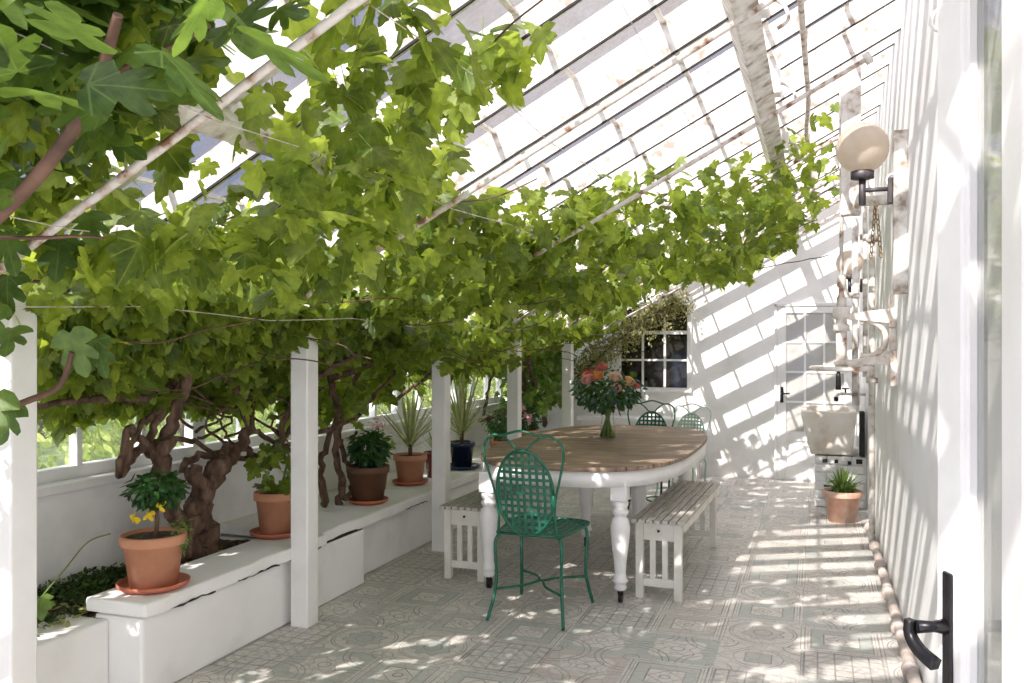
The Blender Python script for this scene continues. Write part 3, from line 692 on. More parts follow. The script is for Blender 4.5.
# tap over trough
t = wthing('tap', 'small dark brass tap on the wall above the stone trough', 'tap', (XR, 8.4, 1.0))
MB().tube(smooth_path([(XR, 8.45, 1.0), (.30, 8.45, 1.0), (.20, 8.45, 1.0), (.17, 8.45, .97), (.16, 8.45, .93)], 4), .013, 8).build('spout', 'old_paint', t)
MB().tube([(.25, 8.45, 1.0), (.25, 8.45, 1.05)], .009, 8).tube([(.22, 8.45, 1.05), (.28, 8.45, 1.05)], .007, 8).build('tap_handle', 'black_iron', t)
MB().lathe([(.014, -.02), (.02, -.01), (.02, .02), (.012, .025)], (.17, 8.45, .95), 10).build('nozzle', 'black_iron', t)
MB().tube([(.35, 8.45, .9), (.35, 8.45, 1.16)], .02, 8).build('riser', 'old_paint', t)

# trough sink on painted brick base
t = wthing('brick_plinth', 'whitewashed crumbling brick plinth carrying the stone trough', 'plinth', (.2, 8.5, 0))
mb = MB(); g = random.Random(3)
for r in range(6):
    y0 = 8.18; k = 0; x = -.02
    while x < XR - .02:
        w = .21 if not (r % 2 and x < 0) else .105; w = min(w, XR - x)
        d = g.uniform(-.008, .008); mb.box(x + .004, x + w - .004, y0 + d, y0 + .12, r * .077 + .004, r * .077 + .072); x += w
mb.box(-.01, XR, 8.2, 9.0, 0, .455); mb.build('bricks', 'white_wall', t, bevel=.008)
for b_ in ((.05, .09, 8.165, 8.20, .40, .43), (.15, .18, 8.165, 8.2, .40, .43), (.26, .29, 8.165, 8.2, .39, .42), (.06, .13, 8.165, 8.2, .185, .20), (.33, .38, 8.165, 8.2, .40, .44)): MB().box(*b_).build('hole', 'dark_gap', t)
t = wthing('stone_trough', 'worn cream stone trough sink on the brick plinth under the tap', 'trough', (.15, 8.5, .46))
mb = MB()
x0, x1, y0, y1, z0, z1 = -.13, .33, 8.12, 8.95, .47, .86; wl = .05
bt = [(x0 + .08, y0 + .06), (x1 - .03, y0 + .06), (x1 - .03, y1 - .03), (x0 + .08, y1 - .03)]; tp = [(x0, y0), (x1, y0), (x1, y1), (x0, y1)]; ti = [(x0 + wl, y0 + wl), (x1 - wl, y0 + wl), (x1 - wl, y1 - wl), (x0 + wl, y1 - wl)]
vs = [(x, y, z0) for x, y in bt] + [(x, y, z1 - .04) for x, y in tp] + [(x, y, z1) for x, y in tp] + [(x, y, z1) for x, y in ti] + [(x, y, z0 + .08) for x, y in ti]
fs = [(3, 2, 1, 0)]
for l in range(4):
    for k in range(4): a = 4 * l + k; b = 4 * l + (k + 1) % 4; fs.append((a, b, b + 4, a + 4))
fs.append((16, 17, 18, 19)); mb.add(vs, fs); mb.build('basin', 'stone', t, bevel=.012)
MB().box(.36, .40, 8.15, 8.3, .47, .86).build('back_slot', 'dark_gap', t)

# ================================================================== TABLE
tc_ = Vector((-1.40, 5.90, 0)); hx, hy = .66, 1.30
t = thing('dining_table', 'large oval-ended table with bare wooden top and white turned legs', 'table', tuple(tc_), R(0))
def superell(a, b, e, n=72):
    out = []
    for k in range(n):
        th = 2 * PI * k / n; c, s_ = math.cos(th), math.sin(th)
        out.append((a * math.copysign(abs(c) ** (2 / e), c), b * math.copysign(abs(s_) ** (2 / e), s_)))
    return out
MB().prism(superell(hx, hy, 3.0), .748, .772, True).build('tabletop', 'wood_top', t, bevel=.005)
MB().prism(superell(hx - .012, hy - .012, 3.0), .66, .747, True).build('apron', 'white_paint', t)
prof = [(.030, .075), (.038, .09), (.030, .105), (.036, .115), (.045, .125), (.036, .14), (.031, .17), (.036, .24), (.047, .32), (.055, .40), (.056, .43), (.046, .47), (.033, .49), (.042, .50), (.048, .515), (.040, .53), (.036, .535), (.044, .55), (.047, .565), (.038, .58)]
legm = None
for (x, y) in ((-.44, -1.12), (.36, -1.14), (-.40, 1.10), (.40, 1.10), (-.16, .10), (.22, .10)):
    if legm is None:
        lo = MB().lathe(prof, (0, 0, 0), 20).box(-.045, .045, -.045, .045, .58, .70).build('leg', 'white_paint', t); legm = lo
        cs = MB().lathe([(.02, -.012), (.03, -.01), (.03, .01), (.02, .012)], (0, .012, .03), 16, axis=(1, 0, 0)).tube([(0, 0, .085), (0, .004, .055), (0, .012, .03)], [.016, .018, .012], 8).build('caster', 'black_iron', lo)
    else:
        lo = copy_tree(legm, t)
    lo.location = (x, y, 0)

# ================================================================== benches
def make_bench():
    t = thing('slatted_bench', 'x', 'bench', (0, 0, 0))
    Lh = .76; wh = .155
    for k in range(7):
        x = -wh + .022 + k * (2 * wh - .044) / 6
        MB().box(x - .018, x + .018, -Lh, Lh, .435, .457).build('slat', 'bench_top', t, bevel=.003)
    for s in (-1, 1):
        y = s * (Lh - .06)
        for sx in (-1, 1): MB().box(sx * (wh - .045) - .022, sx * (wh - .045) + .022, y - .022, y + .022, 0, .435).build('leg', 'bench_paint', t, bevel=.003)
        MB().box(-wh + .067, wh - .067, y - .014, y + .014, .335, .434).build('end_rail', 'bench_paint', t, bevel=.003)
        MB().box(-wh + .067, wh - .067, y - .014, y + .014, .07, .115).build('lower_rail', 'bench_paint', t, bevel=.003)
        for x in (-.035, .035): MB().box(x - .016, x + .016, y - .01, y + .01, .115, .335).build('upright', 'bench_paint', t, bevel=.002)
        MB().lathe([(.008, 0), (.008, .006), (.0001, .008)], (-.0, y + s * .014, .39), 8, axis=(0, s, 0)).build('bolt', 'black_iron', t)
    for sx in (-1, 1): MB().box(sx * (wh - .02) - .01, sx * (wh - .02) + .01, -Lh + .083, Lh - .083, .385, .434).build('side_rail', 'bench_paint', t, bevel=.002)
    return t
b = make_bench(); b.location = (-.83, 5.61, 0); b.rotation_euler.z = R(-1.5); tag(b, 'cream slatted bench along the right side of the table, nearer the wall', 'bench', 'slatted benches')
b2 = copy_tree(b); b2.location = (-2.05, 5.62, 0); b2.rotation_euler.z = R(0); tag(b2, 'cream slatted bench on the left side of the table, by the posts', 'bench', 'slatted benches')

# ================================================================== chair
def make_chair(mname):
    t = thing('garden_chair', 'x', 'chair', (0, 0, 0))
    sw, sr, syb, syf, sz = .215, .175, -.20, .25, .46
    # seat outline
    ol = smooth_path([(-sr, syb, sz), (-.205, 0, sz), (-sw, .17, sz), (-.17, .235, sz), (0, .262, sz), (.17, .235, sz), (sw, .17, sz), (.205, 0, sz), (sr, syb, sz)], 4)
    pts = ol + [Vector((0, syb - .012, sz)), ol[0]]
    MB().tube(pts, .0085, 6).build('seat_ring', mname, t)
    def halfw(y):
        b_ = 0
        for p, q in zip(ol[:-1], ol[1:]):
            if p.x > 0 or q.x > 0: continue
            if (p.y - y) * (q.y - y) <= 0 and abs(p.y - q.y) > 1e-6: b_ = max(b_, abs(p.x + (q.x - p.x) * (y - p.y) / (q.y - p.y)))
        return b_
    mb = MB(); y = syb + .02
    while y < .25:
        w = halfw(y)
        if w > .02: mb.bar((-w, y, sz + .001), (w, y, sz + .001), .016, .003)
        y += .037
    for k in range(-5, 6):
        x = k * .037; yy = [q for q in np.arange(syb, .262, .004) if halfw(q) > abs(x)]
        if yy: mb.bar((x, min(yy), sz + .004), (x, max(yy), sz + .004), .016, .003, (0, 0, 1))
    mb.build('seat_lattice', mname, t)
    # legs
    for sx in (-1, 1):
        MB().tube(smooth_path([(sx * .165, -.19, sz - .005), (sx * .185, -.21, .40), (sx * .18, -.20, .25), (sx * .19, -.215, .12), (sx * .21, -.26, .004)], 4), .0095, 8).build('leg', mname, t)
        MB().tube(smooth_path([(sx * .10, .24, sz - .004), (sx * .17, .225, .445), (sx * .195, .215, .38), (sx * .19, .20, .2), (sx * .20, .225, .10), (sx * .215, .26, .004)], 4), .0095, 8).build('leg', mname, t)
    # stretcher: two bowed arcs meeting in the middle
    MB().tube(smooth_path([(-.186, -.208, .16), (-.06, -.10, .165), (0, -.0, .17), (.06, -.10, .165), (.186, -.208, .16)][:], 5), .007, 6).tube(smooth_path([(-.19, .205, .16), (-.06, .10, .165), (0, .0, .17), (.06, .10, .165), (.19, .205, .16)], 5), .007, 6).build('stretcher', mname, t)
    # back plane
    def bp(u, z): return Vector((u, syb - .01 - .30 * (z - sz) * .55 - .02 * (1 - min(1, abs(u) / .2)) , z))
    cz, ra, rb = .685, .155, .225
    ell = [bp(ra * math.cos(a), cz + rb * math.sin(a)) for a in np.linspace(0, 2 * PI, 41)]
    MB().tube(ell, .0085, 6).build('oval_frame', mname, t)
    mb = MB()
    for k in range(-4, 5):
        u = k * .036
        if abs(u) >= ra: continue
        h = rb * math.sqrt(1 - (u / ra) ** 2)
        if h > .03: mb.bar(bp(u, cz - h), bp(u, cz + h), .0155, .003, (0, 1, 0))
    k = -8
    for k in range(-6, 7):
        z = cz + k * .036
        if abs(z - cz) >= rb: continue
        w = ra * math.sqrt(1 - ((z - cz) / rb) ** 2)
        mid = [bp(w * q, z) + Vector((0, .004, 0)) for q in (-1, -.5, 0, .5, 1)]
        if w > .02:
            for a, b_ in zip(mid[:-1], mid[1:]): mb.bar(a, b_, .003, .0155, (0, 0, 1))
    mb.build('back_lattice', mname, t)
    out = [(-.165, sz), (-.155, .56), (-.165, .66), (-.195, .78), (-.218, .88), (-.205, .95), (-.16, .985), (-.11, .985), (-.06, 1.0), (0, 1.012)]
    full = out + [(-u, z) for u, z in reversed(out[:-1])]
    MB().tube(smooth_path([bp(u, z) for u, z in full], 5), .0068, 8).build('back_wire', mname, t)
    MB().tube(smooth_path([bp(-.11, .985), bp(-.06, .95), bp(-.03, .918), bp(0, .912), bp(.03, .918), bp(.06, .95), bp(.11, .985)], 5), .006, 6).build('top_scroll', mname, t)
    return t
ch = make_chair('green_iron'); ch.location = (-1.41, 4.46, 0); ch.rotation_euler.z = R(-2); tag(ch, 'green painted iron garden chair with oval lattice back, at the near end of the table', 'chair', 'lattice back garden chairs')
c2_ = copy_tree(ch); c2_.location = (-1.37, 7.22, 0); c2_.rotation_euler.z = R(178); c2_.scale = (.95,) * 3; tag(c2_, 'green painted iron garden chair at the far end of the table behind the roses', 'chair', 'lattice back garden chairs')
c3 = copy_tree(ch); c3.location = (-1.17, 8.0, 0); c3.rotation_euler.z = R(168); c3.scale = (.88,) * 3; tag(c3, 'pale mint iron garden chair beyond the far right corner of the table', 'chair', 'lattice back garden chairs')
for o in c3.children:
    o.data = o.data.copy(); o.data.materials[0] = M['mint_iron']

# ================================================================== pots
def pot(parent, x, y, z, rt, h, m, rim=True, soil=True):
    rb = rt * .70
    pr = [(rb, 0), (rb + (rt * .93 - rb) * .82, h * .80), (rt * .98, h * .81), (rt, h * .83), (rt * 1.0, h * .985), (rt * .97, h), (rt * .89, h), (rt * .86, h * .9), (.0001, h * .89)]
    MB().lathe(pr, (x, y, z), 36).build('pot', m, parent)
    if soil: MB().lathe([(.0001, h * .905), (rt * .86, h * .91), (rt * .86, h * .93), (rt * .5, h * .945), (.0001, h * .95)], (x, y, z), 24).build('potting_soil', 'soil', parent)
def saucer(parent, x, y, z, r, m='saucer'):
    MB().lathe([(r * .75, 0), (r * .97, .016), (r, .03), (r * .96, .032), (r * .9, .02), (r * .72, .009), (.0001, .009)], (x, y, z), 36).build('saucer', m, parent)
def bush(parent, name, m, c, rx, rz, n, size, shape='oval', org=(0, 0, 0), up=.5, hollow=.3):
    d = rdir(n); r = nr.uniform(hollow, 1, n) ** .6; p = d * r[:, None] * [rx, rx, rz] + list(c)
    return leaves(name, m, parent, shape, p, d * .6 + rdir(n) * .6 + [0, 0, up], d + rdir(n) * .5 + [0, 0, -.2], nr.uniform(.7, 1.2, n) * size, org)
def blades(parent, name, m, c, n, length, w, org, spread=1.0, droop=.5, trunk=0):
    mb = MB()
    for k in range(n):
        az = rnd.uniform(0, 2 * PI); el = R(rnd.uniform(22, 86)) if spread > .7 else R(rnd.uniform(55, 88)); ln = length * rnd.uniform(.6, 1.05)
        p = Vector(c) + Vector((0, 0, rnd.uniform(0, trunk))); d = Vector((math.cos(az) * math.cos(el), math.sin(az) * math.cos(el), math.sin(el)))
        sd = Vector((-math.sin(az), math.cos(az), 0)); vs = []; seg = 7
        for i in range(seg + 1):
            q = i / seg; ww = w * (0.6 + .8 * q if q < .3 else .84 * (1 - ((q - .3) / .7) ** 1.6) + .0) * .5 + .0004
            vs += [p - sd * ww, p + Vector((0, 0, -.15 * ww)), p + sd * ww]
            p = p + d * (ln / seg); d = (d + Vector((0, 0, -droop * q * .22 * (1.3 - math.sin(el))))).normalized()
        fs = []
        for i in range(seg):
            a = 3 * i; fs += [(a, a + 1, a + 4, a + 3), (a + 1, a + 2, a + 5, a + 4)]
        mb.add(vs, fs, True)
    return mb.build(name, m, parent)

# 1 near pot with yellow flowered shrub
x, y = -2.695, 2.98
t = wthing('potted_shrub', 'terracotta pot on red saucer with small yellow-flowered shrub, nearest on the ledge', 'potted plant', (x, y, .405)); o = t.location
saucer(t, x, y, .405, .15); pot(t, x, y, .414, .137, .225, 'terracotta')
MB().tube(smooth_path([(x + .01, y, .62), (x + .02, y, .70), (x, y + .01, .78), (x - .01, y, .86)], 4), [.009] * 13, 6).tube(smooth_path([(x, y, .74), (x + .04, y, .80), (x + .07, y, .86)], 4), .004, 5).tube(smooth_path([(x, y, .72), (x - .05, y, .78), (x - .09, y, .84)], 4), .004, 5).build('stem', 'bark', t)
bush(t, 'foliage', 'shrub_leaf', (x - .0, y + .02, .83), .12, .075, 420, .045, org=o)
bush(t, 'foliage', 'light_leaf', (x + .10, y + .05, .63), .04, .08, 90, .03, org=o)
for (dx, dz) in ((-.045, -.085), (.03, -.07), (.09, -.03)):
    p = Vector((x + dx, y - .07, .80 + dz)); d = rdir(7)
    leaves('flower', 'yellow', t, 'oval', np.tile(p, (7, 1)), d * .4 + [0, -1, .2], d, np.full(7, .035), o)
# 2 behind post
x, y = at(303, 528, Z=.405).x, at(303, 528, Z=.405).y
x, y = -2.80, 4.02
t = wthing('potted_vine_cutting', 'terracotta pot on red saucer half hidden behind the second white post', 'potted plant', (x, y, .405)); o = t.location
saucer(t, x, y, .405, .14); pot(t, x, y, .414, .118, .235, 'terracotta')
MB().tube(smooth_path([(x, y, .63), (x - .03, y - .02, .72), (x - .08, y - .05, .82)], 4), .006, 6).tube(smooth_path([(x, y, .63), (x + .05, y, .72), (x + .07, y + .02, .85)], 4), .006, 6).build('stem', 'stem', t)
n = 26; leaves('foliage', 'vine_leaf', t, 'vine', np.array([x, y, .76]) + rdir(n) * [.16, .12, .13], rdir(n) * .6 + [0.2, -.6, .5], rdir(n) + [0, 0, -.8], nr.uniform(.07, .11, n), o)
bush(t, 'foliage', 'light_leaf', (x + .12, y + .05, .74), .08, .11, 150, .04, org=o)
# 3 brown pot
x, y = -2.80, 5.05
t = wthing('potted_shrub', 'dark brown pot on red saucer with glossy dark green leaves', 'potted plant', (x, y, .405)); o = t.location
saucer(t, x, y, .405, .135); pot(t, x, y, .414, .142, .24, 'brown_pot')
MB().tube([(x, y, .63), (x - .01, y, .74), (x, y, .82)], .007, 6).build('stem', 'stem', t)
bush(t, 'foliage', 'shrub_leaf', (x - .0, y, .77), .115, .12, 420, .06, org=o)
# pink flowering plant behind
x, y = -3.0, 5.55
t = wthing('potted_geranium', 'pink-flowered plant in a small terracotta pot behind the brown pot', 'potted plant', (x, y, .405)); o = t.location
pot(t, x, y, .405, .085, .15, 'terracotta')
MB().tube([(x, y, .54), (x + .02, y, .7), (x + .03, y - .05, .88)], .005, 5).build('stem', 'stem', t)
bush(t, 'foliage', 'light_leaf', (x, y, .72), .12, .13, 160, .05, org=o); bush(t, 'flower_heads', 'pink', (x + .04, y - .05, .90), .07, .06, 60, .03, org=o)
# 4 terracotta with dracaena
x, y = -2.88, 5.84
t = wthing('potted_yucca', 'orange terracotta pot on saucer with striped sword-leaved plant', 'potted plant', (x, y, .405)); o = t.location
saucer(t, x, y, .405, .135); pot(t, x, y, .414, .128, .215, 'terracotta')
MB().tube([(x, y, .60), (x, y, .70)], .016, 8).build('trunk', 'bark', t)
blades(t, 'sword_leaves', 'yucca_leaf', (x, y, .66), 50, .55, .022, o, trunk=.06, droop=.8)
# 5 dark red pot
x, y = -2.84, 6.22
t = wthing('potted_grass', 'dark red glazed pot with narrow green grassy leaves, beside the third post', 'potted plant', (x, y, .405)); o = t.location
pot(t, x, y, .405, .10, .20, 'red_pot'); blades(t, 'grass_leaves', 'light_leaf', (x, y, .59), 60, .26, .010, o)
# 6 navy pot
x, y = -2.83, 6.72
t = wthing('potted_yucca', 'navy blue pot on dark saucer with tall striped sword-leaved plant', 'potted plant', (x, y, .405)); o = t.location
saucer(t, x, y, .405, .16, 'navy_pot'); pot(t, x, y, .414, .115, .22, 'navy_pot')
MB().tube([(x, y, .60), (x, y, .72)], .018, 8).build('trunk', 'bark', t)
blades(t, 'sword_leaves', 'yucca_leaf', (x, y, .66), 56, .64, .024, o, trunk=.10, droop=.8)
# 7.. small pots further
for k, (x, y, r, h, nm, mm_, lb) in enumerate([(-2.78, 7.6, .10, .15, 'succulent', 'shrub_leaf', 'small terracotta pot with dark leafy plant behind the table, left of the fourth post'),
                                      (-2.95, 7.95, .11, .17, 'herb', 'moss_leaf', 'small terracotta pot with mossy green plant against the window wall'),
                                      (-2.80, 8.35, .12, .18, 'rose', 'shrub_leaf', 'potted plant with a single large pale pink bloom near the far post')]):
    t = wthing('potted_plant', lb, 'potted plant', (x, y, .405)); o = t.location
    pot(t, x, y, .405, r, h, 'terracotta'); bush(t, 'foliage', mm_, (x, y, .405 + h + .12), .15, .13, 220, .055, org=o)
    if k == 2:
        for (dx, dz) in ((-.05, .30), (.04, .20)): bush(t, 'flower', 'pink', (x + dx, y - .1, .405 + h + dz - .06), .045, .045, 60, .05, org=o)
# floor pot
x, y = .20, 7.58
t = wthing('potted_grass', 'pale weathered terracotta pot of bright green grass on the floor by the trough', 'potted plant', (x, y, 0)); o = t.location
pot(t, x, y, 0, .155, .255, 'pale_terracotta'); blades(t, 'grass_leaves', 'light_leaf', (x, y, .235), 170, .24, .012, o, droop=.3); bush(t, 'foliage', 'light_leaf', (x, y, .28), .10, .06, 120, .05, org=o)
t = tag(MB().add(*(lambda k: ([(.0 + .07 * math.cos(a) * (1 + .2 * math.sin(3 * a)), 7.75 + .05 * math.sin(a), z) for z in (.002,) for a in np.linspace(0, 2 * PI, 13)[:-1]] + [(.0, 7.75, .05)], [(i, (i + 1) % 12, 12) for i in range(12)]))(0), True).build('stone', 'clay_pipe'), 'small brown stone lying on the floor beside the plinth', 'stone')

# ================================================================== roses in a vase
vx, vy, vz = -1.44, 6.16, .772
t = wthing('glass_vase', 'clear glass vase of green stems on the table', 'vase', (vx, vy, vz))
MB().lathe([(.0001, .004), (.060, .004), (.062, .01), (.050, .09), (.045, .16), (.058, .235), (.0595, .235), (.055, .232), (.047, .16), (.052, .09), (.063, .0), (.0001, .0)], (vx, vy, vz), 28).build('vase', 'vase_glass', t)
t = wthing('flower_stems', 'bundle of green flower stems fanned out inside the glass vase', 'stems', (vx, vy, vz))
mb = MB()
for k in range(60):
    a = rnd.uniform(0, 2 * PI); r1 = rnd.uniform(.02, .058); a2 = a + 2.4
    mb.tube([(vx + r1 * math.cos(a), vy + r1 * math.sin(a), vz + .008), (vx + .022 * math.cos(a2) * rnd.uniform(.3, 1), vy + .022 * math.sin(a2), vz + .18), (vx + .07 * math.cos(a2), vy + .07 * math.sin(a2), vz + .30)], .0042, 5)
mb.build('stems', 'stem', t)
t = wthing('bouquet_greenery', 'dark eucalyptus foliage around the roses in the vase', 'foliage', (vx, vy, vz + .3)); o = t.location
bush(t, 'leaves', 'shrub_leaf', (vx, vy, vz + .33), .215, .135, 400, .06, org=o, hollow=.4); bush(t, 'eucalyptus', 'euc_leaf', (vx, vy, vz + .36), .26, .15, 300, .05, org=o, hollow=.7)['kind'] = 'stuff'
def rose(c, r, m, label):
    t = wthing('rose', label, 'rose', tuple(c), group='roses in the glass vase'); ax = (Vector(c) - Vector((vx, vy, vz + .15))).normalized(); ax = (ax + Vector((.1, -.6, .25))).normalized()
    mb = MB(); q = Vector((0, 0, 1)).rotation_difference(ax)
    ring = [(.12, 3, .62), (.26, 4, .66), (.42, 5, .66), (.6, 6, .60), (.8, 7, .48), (.98, 8, .3)]
    for (rr, cnt, hh) in ring:
        for k in range(cnt):
            a0 = 2 * PI * k / cnt + rr * 5; vs = []; fs = []
            for j in range(5):
                for i in range(6):
                    v = j / 4; a = a0 + (i / 5 - .5) * 2 * PI / cnt * 1.6
                    rad = r * (.15 + (rr - .15 + .04) * math.sin(v * PI / 2) ** .8 + .10 * rr * v ** 4) * (1 + .03 * (i % 2))
                    zz = r * (-.5 + (hh + .5) * v - .12 * rr * (abs(i / 5 - .5) * 2) ** 2 * v)
                    vs.append(Vector(c) + q @ Vector((rad * math.cos(a), rad * math.sin(a), zz)))
            for j in range(4):
                for i in range(5): b_ = j * 6 + i; fs.append((b_, b_ + 1, b_ + 7, b_ + 6))
            mb.add(vs, fs, True)
    mb.build('bloom', m, t)
    MB().tube([Vector(c) - ax * r * .4, Vector((vx, vy, vz + .22))], .004, 5).build('stem', 'stem', t)
def vp(px, py, dy): p = at(px, py, Y=vy + dy); return p
rose(vp(602, 368, -.03), .042, 'coral', 'coral red rose at the very top of the bouquet')
rose(vp(589, 374, -.02), .040, 'red_rose', 'dusky red rose at the upper left of the bouquet, behind the pink one')
rose(vp(588, 380, -.15), .044, 'blush', 'pale pink rose at the left of the bouquet')
rose(vp(597, 377, -.13), .046, 'orange', 'bright orange rose left of the bouquet centre')
rose(vp(615.5, 378, -.14), .042, 'peach', 'creamy peach rose right of the bouquet centre')
rose(vp(616, 388.5, -.18), .036, 'blush', 'small salmon rose lowest in the bouquet')
rose(vp(628, 382, -.10), .042, 'apricot', 'apricot yellow rose at the right of the bouquet')
rose(vp(636, 386, -.06), .026, 'coral', 'small coral rosebud at the right edge of the bouquet')
rose(vp(633, 375, .0), .026, 'light_leaf', 'greenish yellow bud at the upper right of the bouquet')

# white bench against the far wall, under the window
t = wthing('console_bench', 'white wooden bench under the back wall window behind the far chair', 'bench', (-1.8, 9.35, 0))
MB().box(-2.5, -1.15, 9.2, 9.55, .62, .66).build('top', 'white_paint', t, bevel=.004)
MB().box(-2.45, -1.2, 9.24, 9.51, .54, .62).build('apron', 'white_paint', t)
for x in (-2.44, -1.24):
    for y in (9.26, 9.46): MB().box(x - .03, x + .03, y, y + .05, 0, .54).build('leg', 'white_paint', t)

# ================================================================== VINES
def canopy_edge(y):
    xs = [-1, 1.6, 2.6, 3.05, 3.6, 4.1, 4.8, 5.3, 5.7, 6.9, 7.2, 7.6, 8.2, 9.7]; es = [-.8, -.75, -.78, -1.40, -1.45, -1.2, -.85, -.40, .12, .18, -.5, -1.3, -1.9, -2.1]
    return np.interp(y, xs, es)
def canopy(n, ya, yb, seed):
    g = np.random.RandomState(seed); P = []
    while len(P) < n:
        y = g.uniform(ya, yb); e = canopy_edge(y); x = g.uniform(-3.25, e)
        cl = mnoise.noise(Vector((x * 1.6, y * 1.4, 3.1))) + .6 * mnoise.noise(Vector((x * 4, y * 4, 7)))
        edge = (e - x) / .7
        pr = min(1, .35 + edge) * (.75 + cl)
        if g.rand() > pr: continue
        hang = min(.62, .16 + .42 * min(1, max(0, (e - x)) / 1.2)) * (1 + .5 * mnoise.noise(Vector((x * 2, y * 1.7, 9))))
        if 4.9 < y < 7.3 and x > -1.7: hang += .38
        z = roof(x) - .10 - hang * g.rand() ** .8
        if y < 1.78: z = roof(x) - .07 - .2 * g.rand()
        zm = (1.68 if y < 4.6 and x > -2.75 else (1.42 if x < -2.1 and y < 6.3 else (1.6 if x < -2.1 else (1.80 if x < -1.3 else 1.98)))) + .16 * mnoise.noise(Vector((x * 3, y * 3, 4)))
        if z < zm: z = zm + g.uniform(0, .08)
        if z > roof(x) - .08: z = roof(x) - .08 - .1 * g.rand()
        P.append((x, y, z))
    return np.array(P)
def curtain(n, ya, yb, seed):
    g = np.random.RandomState(seed); P = []
    while len(P) < n:
        y = g.uniform(ya, yb); x = g.uniform(-3.24, -2.35)
        zb = np.interp(y, [2.0, 3.0, 3.6, 4.2, 4.8, 5.4, 6.2, 7.2, 9.5], [1.25, 1.20, 1.16, 1.10, .85, .98, 1.22, 1.27, 1.15]) + .12 * mnoise.noise(Vector((x * 3, y * 3, 1)))
        if x > -2.72: zb = max(zb, 1.60 if y < 4.6 else (1.38 if y < 6.3 else 1.55))
        zt = roof(x) - .15
        if zb > zt: zb = zt - .1
        z = zb + (zt - zb) * g.rand() ** .7
        if mnoise.noise(Vector((x * 3, y * 3, z * 4))) < (-.1 if y > 4.8 else .02) and z < 1.4: continue
        if y < 4.8 and x > -2.88 and z < 1.30: continue
        P.append((x, y, z))
    return np.array(P)
SUN = np.array([.375, 1.22, -1.0]); SUN /= np.linalg.norm(SUN)
def vine(loc, label, n1, n2, ya, yb, seed):
    t = wthing('grape_vine', label, 'vine', loc, group='grape vines trained under the roof'); o = t.location
    P = np.vstack([canopy(n1, ya, yb, seed), curtain(n2, max(ya, 2.35), yb, seed + 1)]); n = len(P)
    nrm = rdir(n) * .9 - SUN * .5 + [0, 0, .3]; tip = rdir(n) * .6 + [.15, -.1, -1.0]
    keep = np.ones(n, bool)
    size = nr.uniform(.06, .13, n)
    return t, o, P, nrm, tip, size
def branch(t, pts, r0, r1, wob=.25, k=6, jit=.02, n=8):
    P = smooth_path(pts, k); g = random.Random(len(t.children) * 7 + 3)
    P = [p + Vector((g.uniform(-jit, jit), g.uniform(-jit, jit), g.uniform(-jit, jit))) for p in P]
    m = len(P); mb = MB().tube(P, [r0 + (r1 - r0) * i / (m - 1) for i in range(m)], n, True, wob)
    return mb.build('branch', 'bark', t)
def petioles(t, o, P, k, seed):
    g = random.Random(seed); mb = MB()
    for i in g.sample(range(len(P)), k):
        p = Vector(P[i]); q = p + Vector((g.uniform(-.05, .05), g.uniform(-.05, .05), g.uniform(.03, .12)))
        mb.tube([p, q], .0016, 4, False)
    mb.build('leaf_stalks', 'stem', t)['kind'] = 'stuff'
    for i in g.sample(range(len(P)), 24):
        p = Vector(P[i]); pts = [p]
        d = Vector((g.uniform(-.2, 1), g.uniform(-1, .8), g.uniform(-.3, .5))).normalized()
        for j in range(7):
            d = (d + Vector((g.uniform(-.3, .3), g.uniform(-.3, .3), g.uniform(-.2, .3)))).normalized(); q = pts[-1] + d * .1
            q.z = min(q.z, roof(q.x) - .12); q.x = max(q.x, -3.2); pts.append(q)
        MB().tube(smooth_path(pts, 2), .0034, 5).build('shoot', 'fig_bark', t)

# vine 1
t, o, P, nrm, tip, size = vine((-3.0, 3.72, .33), 'huge gnarled grape vine with thick twisted trunk behind the near potted shrub', 3100, 2500, 1.2, 4.7, 21)
leaves('foliage', 'vine_leaf', t, 'vine', P, nrm, tip, size, o); petioles(t, o, P, 420, 5)
tp = []
def q(px, py, x): return at(px, py, X=x)
trunk = MB()
for (pts, r0, r1) in ((((201, 556), (205, 530), (200, 500), (212, 478), (222, 462)), .065, .045), (((180, 556), (176, 520), (170, 490), (160, 462), (168, 440)), .045, .035), (((192, 556), (190, 520), (205, 490), (190, 470)), .05, .04)):
    pp = smooth_path([q(a, b, -3.0 + .02 * i) for i, (a, b) in enumerate(pts)], 7); m = len(pp)
    trunk.tube([p + Vector((.012 * math.sin(i * 1.3), .02 * math.cos(i * .9), 0)) for i, p in enumerate(pp)], [(r0 + (r1 - r0) * i / (m - 1)) * (1 + .07 * math.sin(i * 2.1)) for i in range(m)], 16, True, .5)
trunk.build('trunk', 'bark', t)
